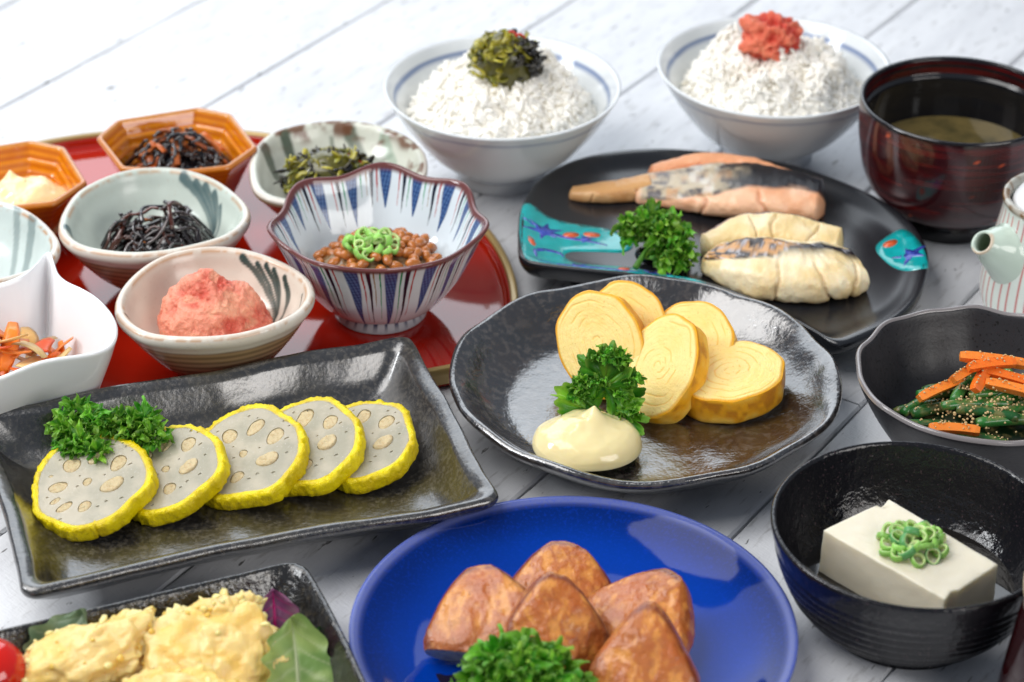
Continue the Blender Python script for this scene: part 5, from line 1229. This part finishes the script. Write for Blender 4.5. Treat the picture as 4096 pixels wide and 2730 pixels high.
n = 60; a = np.linspace(0, 2 * PI, n, endpoint=False); rr = 1.5 * (1 + 0.15 * np.sin(3 * a) + 0.08 * np.sin(7 * a + 1)); V = [np.c_[rr * f * np.cos(a), rr * f * np.sin(a) * 0.8, np.full(n, z)] for f, z in ((1, -0.05), (0.97, 0.03), (0.85, 0.05), (0.4, 0.05))]
F = [(i * n + j, i * n + (j + 1) % n, (i + 1) * n + (j + 1) % n, (i + 1) * n + j) for i in range(3) for j in range(n)] + [tuple(3 * n + j for j in range(n))]
mesh('puddle_surface', np.concatenate(V), F, mat('dark_sauce', (0.010, 0.006, 0.02), rough=0.05, coat=0.5), t)

# ------------------------------------------------------------------ tofu bowl
TB = (16.18, -18.95, 0)
dish('tofu_bowl', 'glossy rippled black bowl with ribbed outside holding a white tofu block', 'bowl', (TB[0], TB[1], 0), circle_outline(5.75, 240),
     [(3.0, 0.45), (2.4, 0.5), (1.75, 1.0), (1.0, 2.0), (0.45, 3.1), (0.12, 4.2), (0.0, 4.75), (0.0, 4.92), (0.09, 5.0), (0.2, 4.95), (0.35, 4.4), (0.75, 3.1), (1.4, 2.0), (2.4, 1.25), (3.6, 0.95), (4.6, 0.9)], m_blkgloss, M=100, foot=(3.3, 0.0, 3.1, 0.8, 0.5))
tb = [o for o in bpy.data.objects if o.name.startswith('tofu_bowl')][0]
for z, r in ((1.05, 4.1), (1.5, 4.5), (1.95, 4.82), (2.4, 5.03), (2.85, 5.22), (3.3, 5.38), (3.75, 5.50)):
    a = np.linspace(0, 2 * PI, 120, endpoint=False); V = []; F = []
    for k in range(7):
        u = k / 6 * PI; V.append(np.stack([(r + 0.01 + 0.03 * math.sin(u)) * np.cos(a), (r + 0.01 + 0.03 * math.sin(u)) * np.sin(a), np.full(120, z - 0.18 * math.cos(u))], 1))
    for k in range(6):
        for j in range(120): F.append((k * 120 + j, k * 120 + (j + 1) % 120, (k + 1) * 120 + (j + 1) % 120, (k + 1) * 120 + j))
    mesh('throwing_ridge', np.concatenate(V), F, m_blkgloss, tb)
n = 96; a = np.linspace(0, 2 * PI, n, endpoint=False)
t = thing('dark_stock', 'shallow dark clear liquid around the tofu in the rippled black bowl', 'stock', (TB[0], TB[1], 1.9)); V = [np.c_[r * np.cos(a), r * np.sin(a), np.full(n, z)] for r, z in ((4.42, 0.05), (4.2, 0), (2, 0))]
mesh('liquid_surface', np.concatenate(V), [(i * n + j, i * n + (j + 1) % n, (i + 1) * n + (j + 1) % n, (i + 1) * n + j) for i in range(2) for j in range(n)] + [tuple(2 * n + j for j in range(n))], m_stock, t)
# tofu block
tc = [(12.62, -18.2), (16.92, -22.72), (19.36, -20.5), (15.58, -16.05)]          # top corners
def tofu():
    ctr = np.mean(tc, 0); t = thing('tofu_block', 'cream-white rectangular block of silken tofu in the black bowl, topped with scallions', 'tofu', (ctr[0], ctr[1], 1.15))
    bm = bmesh.new(); top = [bm.verts.new((x - ctr[0], y - ctr[1], 2.85 + dz)) for (x, y), dz in zip(tc, (0, 0, 0.05, 0.03))]
    bot = [bm.verts.new(((x - ctr[0]) * 1.02, (y - ctr[1]) * 1.02, 0)) for x, y in tc]
    bm.faces.new(top); bm.faces.new(bot[::-1])
    for i in range(4): bm.faces.new((bot[i], bot[(i + 1) % 4], top[(i + 1) % 4], top[i]))
    bmesh.ops.bevel(bm, geom=bm.edges[:], offset=0.09, segments=3, profile=0.6, affect='EDGES')
    bmesh.ops.triangulate(bm, faces=[f for f in bm.faces if len(f.verts) > 4 or f.calc_area() > 1])
    for _ in range(6):
        es = [e for e in bm.edges if e.calc_length() > 0.22]
        if not es: break
        bmesh.ops.subdivide_edges(bm, edges=es, cuts=1)
        bmesh.ops.triangulate(bm, faces=[f for f in bm.faces if len(f.verts) > 3])
    bm.normal_update()
    V = np.array([v.co[:] for v in bm.verts]); Nn = np.array([v.normal[:] for v in bm.verts]); F = [tuple(v.index for v in f.verts) for f in bm.faces]; bm.free()
    V = V + Nn * (0.03 * fbm(V * 1.1, 3, 3) + 0.012 * fbm(V * np.array([1, 5, 3]), 6, 3))[:, None]
    # chipped far corner and nicked near edge
    far = np.array([tc[3][0] - ctr[0] - .3, tc[3][1] - ctr[1] - 0.3]); d = np.hypot(V[:, 0] - far[0], V[:, 1] - far[1]); V[:, 2] -= 0.20 * sstep(0.35, 0.1, d) * (V[:, 2] > 2.4)
    near = np.array([(tc[1][0] * 0.85 + tc[2][0] * 0.15) - ctr[0], (tc[1][1] * .85 + tc[2][1] * .15) - ctr[1]]); d = np.hypot(V[:, 0] - near[0], V[:, 1] - near[1]); nn = near / np.linalg.norm(near); V[:, :2] -= (0.14 * sstep(0.32, 0.1, d))[:, None] * nn
    mesh('tofu_body', V, F, m_tofu, t)
tofu()
scallions('heap of sliced green scallion rings on the white tofu block', (16.05, -19.35, 4.02), 46, 1.25, 1.1, 0.7, 6, 0.34, 0.24)

# ------------------------------------------------------------------ green bean bowl
BB = np.array([20.75, -7.25]); BO = circle_outline(5.55, 240, lambda a: 0.02 * np.sin(a * 5 + 2) + 0.035 * np.sin(a * 9 + 0.5) + 0.035 * np.sin(a * 14))
bth = np.arctan2(BO[:, 1], BO[:, 0])
dish('bean_bowl', 'matt charcoal bowl with black specks and a wavy light rim, holding green beans and carrot', 'bowl', (BB[0], BB[1], 0), BO,
     [(3.4, 0.5), (2.7, 0.55), (1.8, 1.3), (1.0, 2.4), (0.3, 3.7, .5), (0.0, 4.4, 1), (0.03, 4.58, 1), (0.12, 4.62, 1), (0.24, 4.5, 1), (0.6, 3.7, .5), (1.2, 2.6), (2.0, 1.75), (3.0, 1.3), (4.3, 1.2)], m_graymat, zv=0.035 * np.sin(bth * 9) + 0.03 * np.sin(bth * 14), M=90, foot=(2.6, 0.0, 2.4, 0.8, 0.4))
V, F = [], []
a = np.arctan2(BO[:, 1], BO[:, 0]); n = len(BO); rows = []
for d, z in ((-0.03, 4.5), (0.0, 4.62), (0.06, 4.675), (0.15, 4.66), (0.2, 4.56)):
    s_ = 1 - d / 5.55; rows.append(np.c_[BO * s_, z + 0.035 * np.sin(bth * 9) + 0.03 * np.sin(bth * 14)])
mesh('worn_rim', np.concatenate(rows), [(i * n + j, i * n + (j + 1) % n, (i + 1) * n + (j + 1) % n, (i + 1) * n + j) for i in range(4) for j in range(n)], mat('worn_rim_glaze', (0.22, 0.20, 0.20), rough=0.2, spec=0.7, coat=0.4), [o for o in bpy.data.objects if o.name.startswith('bean_bowl')][0])
t = thing('bean_salad', 'dark green beans and orange carrot sticks dressed with ground sesame in the charcoal bowl', 'vegetables', (20.9, -7.6, 2.1))
rng = random.Random(77); BP = []
lump('heap_core', m_gbean, t, (2.9, 2.5, 0.9), 71, 3, (0.2,), (1,), col=lin(20, 40, 20), loc=(0, 0, 0.0))
def stick(p, hd, l, r, name, mt, cols, square=False, el=0.0, bend=0.1):
    d = np.array([math.cos(hd) * math.cos(el), math.sin(hd) * math.cos(el), math.sin(el)]); pr_ = np.array([-d[1], d[0], 0.2])
    P = np.array([np.array(p) + d * l * (u - 0.5) + pr_ * bend * (1 - (2 * u - 1) ** 2) for u in np.linspace(0, 1, 12)])
    rad = np.full(12, r); rad[0] *= 0.8; rad[-1] *= 0.75
    V, F = tube(P, rad, 4 if square else 10, 0.9)
    if square: pass
    c = np.array(rng.choice(cols)) * rng.uniform(0.8, 1.2); C = np.tile(c, (len(V), 1))
    mesh(name, V, F, mt, t, cols=np.clip(C, 0, 1), smooth=not square)
    for _ in range(int(9 * l)): u = rng.randrange(1, 11); aa = rng.uniform(0.2, PI - 0.2); BP.append(P[u] + r * 0.98 * np.array([0.6 * math.cos(aa), 0.6 * math.cos(aa), math.sin(aa)]))
GB = [lin(48, 116, 50), lin(36, 94, 46), lin(66, 140, 58), lin(40, 98, 42)]; CB = [lin(238, 128, 44), lin(244, 140, 54), lin(228, 112, 34)]
for k in range(26):
    r = math.sqrt(rng.random()); a_ = rng.uniform(0, 2 * PI); z = 0.5 + 1.6 * (1 - r * r) * rng.uniform(0.5, 1)
    stick((2.7 * r * math.cos(a_), 2.2 * r * math.sin(a_), z), rng.gauss(0.15, 0.4), rng.uniform(2.2, 3.4), rng.uniform(0.24, 0.30), 'green_bean', m_gbean, GB, el=rng.gauss(0, 0.15))
for (p, hd, l, el) in (((-1.9, 0.2, 1.7), 0.45, 2.4, 0.15), ((-0.5, 0.6, 2.5), 0.6, 2.5, 0.1), ((0.4, 0.9, 2.75), -0.15, 3.0, -0.05), ((-0.1, 0.1, 2.5), 1.0, 2.0, 0.3), ((1.0, -0.1, 2.45), -0.35, 3.0, -0.1), ((1.3, -0.7, 2.2), -0.3, 3.0, -0.1), ((-1.6, -2.0, 1.0), -0.1, 2.2, 0), ((0.2, 0.3, 2.9), 0.2, 2.2, 0)):
    stick(p, hd, l, 0.30, 'carrot_stick', m_carrot, CB, True, el, 0.08)
b = Buf(); G, GF = ico(1)
for p in BP:
    s_ = rng.uniform(0.035, 0.075); b.add(G * np.array([s_, s_ * 0.8, s_ * 0.6]) @ rand_rot(rng).T + p, GF)
for _ in range(420):
    r = math.sqrt(rng.random()); a_ = rng.uniform(0, 2 * PI); s_ = rng.uniform(0.035, 0.08); b.add(G * s_ + np.array([2.7 * r * math.cos(a_), 2.3 * r * math.sin(a_), 0.4 + 2.0 * (1 - r * r) * rng.uniform(0.8, 1.05)]), GF)
b.obj('sesame_crumbs', m_sesame, t, kind='stuff')

# ------------------------------------------------------------------ black rectangular dish with tempura
QO = [(-20.0, -22.95), (-15.35, -21.05), (-13.09, -20.08), (-10.87, -19.2), (-9.4, -18.55), (-8.85, -18.42), (-8.4, -18.6), (-8.1, -19.15), (-7.46, -20.6), (-6.9, -22.01), (-6.35, -23.47), (-5.0, -27.3), (-4.6, -29.0), (-5.2, -29.8), (-8, -30.8), (-17.5, -34.2), (-19.0, -34.3), (-20.0, -33.4), (-24.0, -25.6), (-23.8, -24.6)]
QO = (np.array(QO) + np.array([0, 100])) * ((64 - 2.7) / (64 - 2.4)) - np.array([0, 100])
QC = np.array([-14.2, -26.8]); qo = outline(QO - QC, 320, 4, curve=False)
dish('tempura_dish', 'crinkled black rectangular dish with rounded corners holding tempura at the bottom left', 'dish', (QC[0], QC[1], 0), qo,
     [(3.6, 0.0), (2.4, 0.0), (2.0, 0.3), (1.0, 1.2), (0.2, 2.2), (0.0, 2.55), (0.06, 2.68), (0.2, 2.7), (0.45, 2.4), (1.1, 1.5), (1.8, 0.9), (2.8, 0.7), (3.6, 0.66)], m_blktemp, ax=math.radians(21), ab=(8.9, 6.2), M=80)
def temp_col(c1=lin(246, 222, 152), c2=lin(226, 182, 92), c3=lin(238, 192, 78)):
    def f(V, s, N):
        a_ = sstep(-0.3, 0.4, s); c = mixc(c2, c1, a_); k = fbm(V * 0.6 + 3, 5, 3); c = mixc(c, c3, sstep(0.1, 0.5, k) * 0.6); c = mixc(c, lin(204, 138, 92), sstep(0.25, 0.6, fbm(V * 0.5 + 20, 8, 2)) * 0.5); return c
    return f
def tempura(label, c, R3, rot, seed):
    t = thing('tempura_piece', label, 'tempura', c, 'tempura pieces in pale batter')
    V, F = ico(6); N = V.copy(); R3 = np.asarray(R3, float)
    sh = 1 + 0.22 * vn(N * 1.6 + seed, seed) + 0.10 * vn(N * 3.7 + seed, seed + 1)
    V = V * R3 * np.stack([sh, sh, 0.6 + 0.4 * sh], 1)
    bub = np.sqrt(np.clip(vn(V * 1.9 + seed, seed + 2) + 0.15, 0, 1)); bub2 = np.sqrt(np.clip(vn(V * 4.2 + seed, seed + 4), 0, 1))
    s = 0.28 * fbm(V * 0.7, seed + 5, 3) + 0.13 * bub + 0.06 * bub2 + 0.025 * fbm(V * 7, seed + 6, 3)
    eq = np.exp(-(N[:, 2] / 0.35) ** 2); s = s + eq * (0.60 * fbm(N * 4.5 + seed, seed + 9, 3) + 0.24 * fbm(N * 12 + seed, seed + 10, 2))
    V = V + N * s[:, None]; V = V @ np.array(rot).T
    mesh('batter', V, F, m_tempura, t, cols=temp_col()(V, s, N))
    rg = random.Random(seed); b = Buf(); g_, f_ = ico(2)
    for _ in range(45):
        i_ = rg.randrange(len(V)); sz = rg.uniform(0.05, 0.17)
        G_ = g_ * (1 + 0.3 * vn(g_ * 2 + i_, seed)[:, None]) * np.array([sz * rg.uniform(0.8, 1.8), sz, sz * 0.8]); b.add(G_ @ rand_rot(rg).T + V[i_], f_, lin(250, 226, 150) if rg.random() < 0.7 else lin(238, 190, 84))
    b.obj('batter_crumbs', m_tempura, t, kind='stuff')
def rot3(z, x, y): return np.array(Matrix.Rotation(z, 3, 'Z') @ Matrix.Rotation(x, 3, 'X') @ Matrix.Rotation(y, 3, 'Y'))
tempura('left elongated tempura piece rising to a ragged tip', (-16.3, -24.7, 2.3), (2.9, 1.35, 1.0), rot3(0.5, 0.25, -0.25), 3)
tempura('large flat tempura piece at the right with a ragged upper edge', (-11.6, -24.6, 2.3), (2.75, 2.3, 0.75), rot3(0.1, 0.5, 0.0), 8)
tempura('front tempura piece cut off by the bottom edge', (-13.0, -27.2, 2.1), (3.0, 1.5, 0.9), rot3(0.2, 0.3, 0.0), 15)
tempura('small ragged tempura crest standing at the top of the large piece', (-11.2, -22.7, 3.0), (1.35, 0.6, 0.8), rot3(0.15, 0.3, -0.1), 19)
t = thing('cherry_tomato', 'glossy red cherry tomato at the left edge of the tempura dish', 'tomato', (-20.0, -25.5, 2.2)); V, F = ico(5); V = V * np.array([1.5, 1.5, 1.4]); mesh('tomato_body', V, F, m_tomato, t)
def leaf(label, name, cat, c, L, W, rot, c1, c2, vein, seed, mt=None, curl=0.5, ragged=0.12):
    t = thing(name, label, cat, c); nu, nv2 = 46, 30; V = []; C = []
    for i in range(nu):
        u = i / (nu - 1); wd = W * math.sin(PI * min(1, 0.06 + 0.94 * u) ** 0.8) ** 0.7 * (1 + ragged * math.sin(u * 23 + seed))
        for j in range(nv2):
            v = j / (nv2 - 1) * 2 - 1; x = v * wd; y = L * (u - 0.5) * (1 - 0.06 * v * v)
            ve = max(math.exp(-(v / 0.05) ** 2), 0.8 * math.exp(-((((u * 5 + abs(v) * 1.3) % 1) - 0.5) / 0.07) ** 2) * (abs(v) < 0.85))
            z = curl * (v * v) * W * 0.6 + 0.18 * W * math.sin(v * 4 + u * 7 + seed) * abs(v) - 0.04 * ve + curl * 0.4 * math.sin(u * PI)
            V.append((x, y, z)); C.append(ve)
    V = np.array(V); C = np.array(C); k = fbm(V * 0.8, seed, 3); c_ = mixc(mixc(c1, c2, sstep(-.3, .3, k)), vein, np.clip(C, 0, 1) * 0.7)
    F = [(i * nv2 + j, i * nv2 + j + 1, (i + 1) * nv2 + j + 1, (i + 1) * nv2 + j) for i in range(nu - 1) for j in range(nv2 - 1)]
    mesh('leaf_blade', V @ np.array(rot).T, F, mt or m_lettuce, t, cols=c_)
    Vm, Fm = tube(np.array([(0, L * (u - 0.5), curl * 0.4 * math.sin(u * PI) - 0.03) for u in np.linspace(0, 0.85, 12)]), np.linspace(0.11, 0.03, 12), 6, 0.6); mesh('midrib', Vm @ np.array(rot).T, Fm, mt or m_lettuce, t, cols=np.tile(vein, (len(Vm), 1)))
leaf('broad pale green lettuce leaf at the right of the tempura', 'lettuce_leaf', 'lettuce', (-8.3, -24.6, 1.9), 4.2, 1.6, rot3(0.15, 0.55, 0.35), lin(122, 156, 84), lin(164, 186, 110), lin(196, 206, 160), 3, None, 0.5)
leaf('small dark green leaf tip beside the lettuce in the tempura dish', 'salad_leaf', 'leaf', (-7.6, -22.9, 1.7), 1.6, 0.5, rot3(-0.5, 0.3, 0.3), lin(30, 66, 30), lin(44, 84, 40), lin(70, 110, 60), 6)
leaf('grey-green leaf standing behind the left tempura piece', 'salad_leaf', 'leaf', (-17.3, -23.6, 2.1), 3.2, 1.3, rot3(-0.6, 0.7, 0.2), lin(104, 128, 96), lin(134, 154, 118), lin(160, 176, 150), 9)
leaf('magenta-veined purple leaf standing between the tempura and the dish rim', 'purple_leaf', 'leaf', (-9.35, -21.9, 2.3), 2.2, 1.0, rot3(0.1, 0.95, 0.15), lin(126, 70, 110), lin(146, 110, 124), lin(210, 30, 130), 12, None, 0.6, 0.05)
leaf('small magenta leaf lying low at the edge of the large tempura piece', 'purple_leaf', 'leaf', (-9.7, -23.2, 1.9), 1.8, 0.45, rot3(-1.1, 0.4, 0.1), lin(150, 40, 110), lin(180, 50, 130), lin(220, 40, 140), 15, None, 0.4, 0.05)

# ------------------------------------------------------------------ celadon pot on the right edge
TP = np.array([26.4, 5.3]); t = thing('soy_sauce_pot', 'pale celadon pot with red stripes and wide spout, cut by the right edge', 'pot', (TP[0], TP[1], 0))
n = 240; a = np.linspace(0, 2 * PI, n, endpoint=False)
prof = [(2.2, 0.0), (2.75, 0.02), (3.25, 0.5), (3.5, 1.5), (3.4, 3.0), (3.05, 4.6), (2.85, 5.8), (2.85, 6.3), (2.92, 6.5), (2.8, 6.6), (2.62, 6.55), (2.5, 6.3), (2.45, 6.0)]
pp = catmull(prof, 60); V = np.concatenate([np.c_[r * np.cos(a), r * np.sin(a), np.full(n, z)] for r, z in pp]); F = [(i * n + j, i * n + (j + 1) % n, (i + 1) * n + (j + 1) % n, (i + 1) * n + j) for i in range(59) for j in range(n)] + [tuple(range(n))[::-1]]
th = np.arctan2(V[:, 1], V[:, 0]); c = mixc(lin(214, 222, 214), lin(190, 96, 96), sstep(0.72, 0.92, np.cos(th * 44)) * sstep(6.2, 6.0, V[:, 2])); c = mixc(c, lin(120, 86, 46), sstep(0.28, 0.1, np.abs(V[:, 2] - 6.45)) * (0.5 + 0.5 * sstep(-.3, .3, vn(V * 2, 4))))
mesh('pot_body', V, F, m_celadon, t, cols=c)
pl = catmull([(2.42, 6.1), (2.35, 6.35), (1.9, 6.95), (1.1, 7.35), (0.0, 7.5)], 20); V = np.concatenate([np.c_[r * np.cos(a[::3]), r * np.sin(a[::3]), np.full(80, z)] for r, z in pl]); F = [(i * 80 + j, i * 80 + (j + 1) % 80, (i + 1) * 80 + (j + 1) % 80, (i + 1) * 80 + j) for i in range(19) for j in range(80)]
mesh('lid', V, F, m_white, t)
V, F = ico(3); mesh('lid_knob', V * 0.5 + np.array([0, 0, 7.8]), F, m_white, t)
# spout: a wide wedge against the belly tapering to an oval mouth
sd = np.array([-4.35, -1.75]); sd /= np.linalg.norm(sd); sn = np.array([-sd[1], sd[0]])
secs = [(1.9, 2.9, 1.8, 2.7), (2.7, 3.5, 1.55, 2.1), (3.3, 4.2, 1.2, 1.35), (3.8, 4.65, 0.92, 0.95), (4.1, 4.85, 0.74, 0.70), (4.35, 4.95, 0.68, 0.60)]
SS = catmull(secs, 26); m = 40; b = np.linspace(0, 2 * PI, m, endpoint=False); rows = []
for k, (d, z, rw, rh) in enumerate(SS):
    tl_ = np.array([0, 1.0]); up_ = np.array([-0.05 - 0.95 * max(0, (d - 3.0) / 1.7), 0.95]); up_ /= np.linalg.norm(up_)
    P = np.c_[sd[None, :] * (d + rh * np.sin(b) * up_[0])[:, None] + sn[None, :] * (rw * np.cos(b))[:, None], z + rh * np.sin(b) * up_[1]]; rows.append(P)
for f, dz in ((0.86, 0.03), (0.74, -0.04)):
    cen = rows[25].mean(0); rows.append(cen + (rows[25] - cen) * f + np.array([sd[0], sd[1], 0.3]) * dz)
for k in (22, 18, 14): cen = rows[k].mean(0); rows.append(cen + (rows[k] - cen) * 0.68)
nr = len(rows); V = np.concatenate(rows); F = [(i * m + j, i * m + (j + 1) % m, (i + 1) * m + (j + 1) % m, (i + 1) * m + j) for i in range(nr - 1) for j in range(m)] + [tuple((nr - 1) * m + j for j in range(m))]
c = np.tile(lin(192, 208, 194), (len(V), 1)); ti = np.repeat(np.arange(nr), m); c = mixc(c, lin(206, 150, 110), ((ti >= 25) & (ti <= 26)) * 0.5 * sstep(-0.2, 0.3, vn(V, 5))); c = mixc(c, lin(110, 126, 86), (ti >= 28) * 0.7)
mesh('spout', V, F, m_celadon, t, cols=c)

# ------------------------------------------------------------------ bottle at the bottom right corner
t = thing('sauce_bottle', 'dark red glass sauce bottle with cream stopper in the bottom right corner', 'bottle', (21.55, -25.6, 0))
n = 72; a = np.linspace(0, 2 * PI, n, endpoint=False); pr_ = catmull([(2.2, 0.0), (2.75, 0.08), (2.85, 0.6), (2.75, 2.0), (2.5, 4.0), (2.35, 5.3), (2.2, 6.0), (2.1, 6.2)], 40)
V = np.concatenate([np.c_[r * np.cos(a), r * np.sin(a), np.full(n, z)] for r, z in pr_]); F = [(i * n + j, i * n + (j + 1) % n, (i + 1) * n + (j + 1) % n, (i + 1) * n + j) for i in range(39) for j in range(n)] + [tuple(range(n))[::-1], tuple(39 * n + j for j in range(n))]
mesh('glass_body', V, F, m_bottle, t)
pr_ = catmull([(2.12, 6.15), (2.3, 6.4), (2.32, 7.2), (2.0, 7.9), (0.02, 8.2)], 24)
V = np.concatenate([np.c_[r * np.cos(a), r * np.sin(a), np.full(n, z)] for r, z in pr_]); F = [(i * n + j, i * n + (j + 1) % n, (i + 1) * n + (j + 1) % n, (i + 1) * n + j) for i in range(23) for j in range(n)]
mesh('stopper', V, F, m_cap, t)
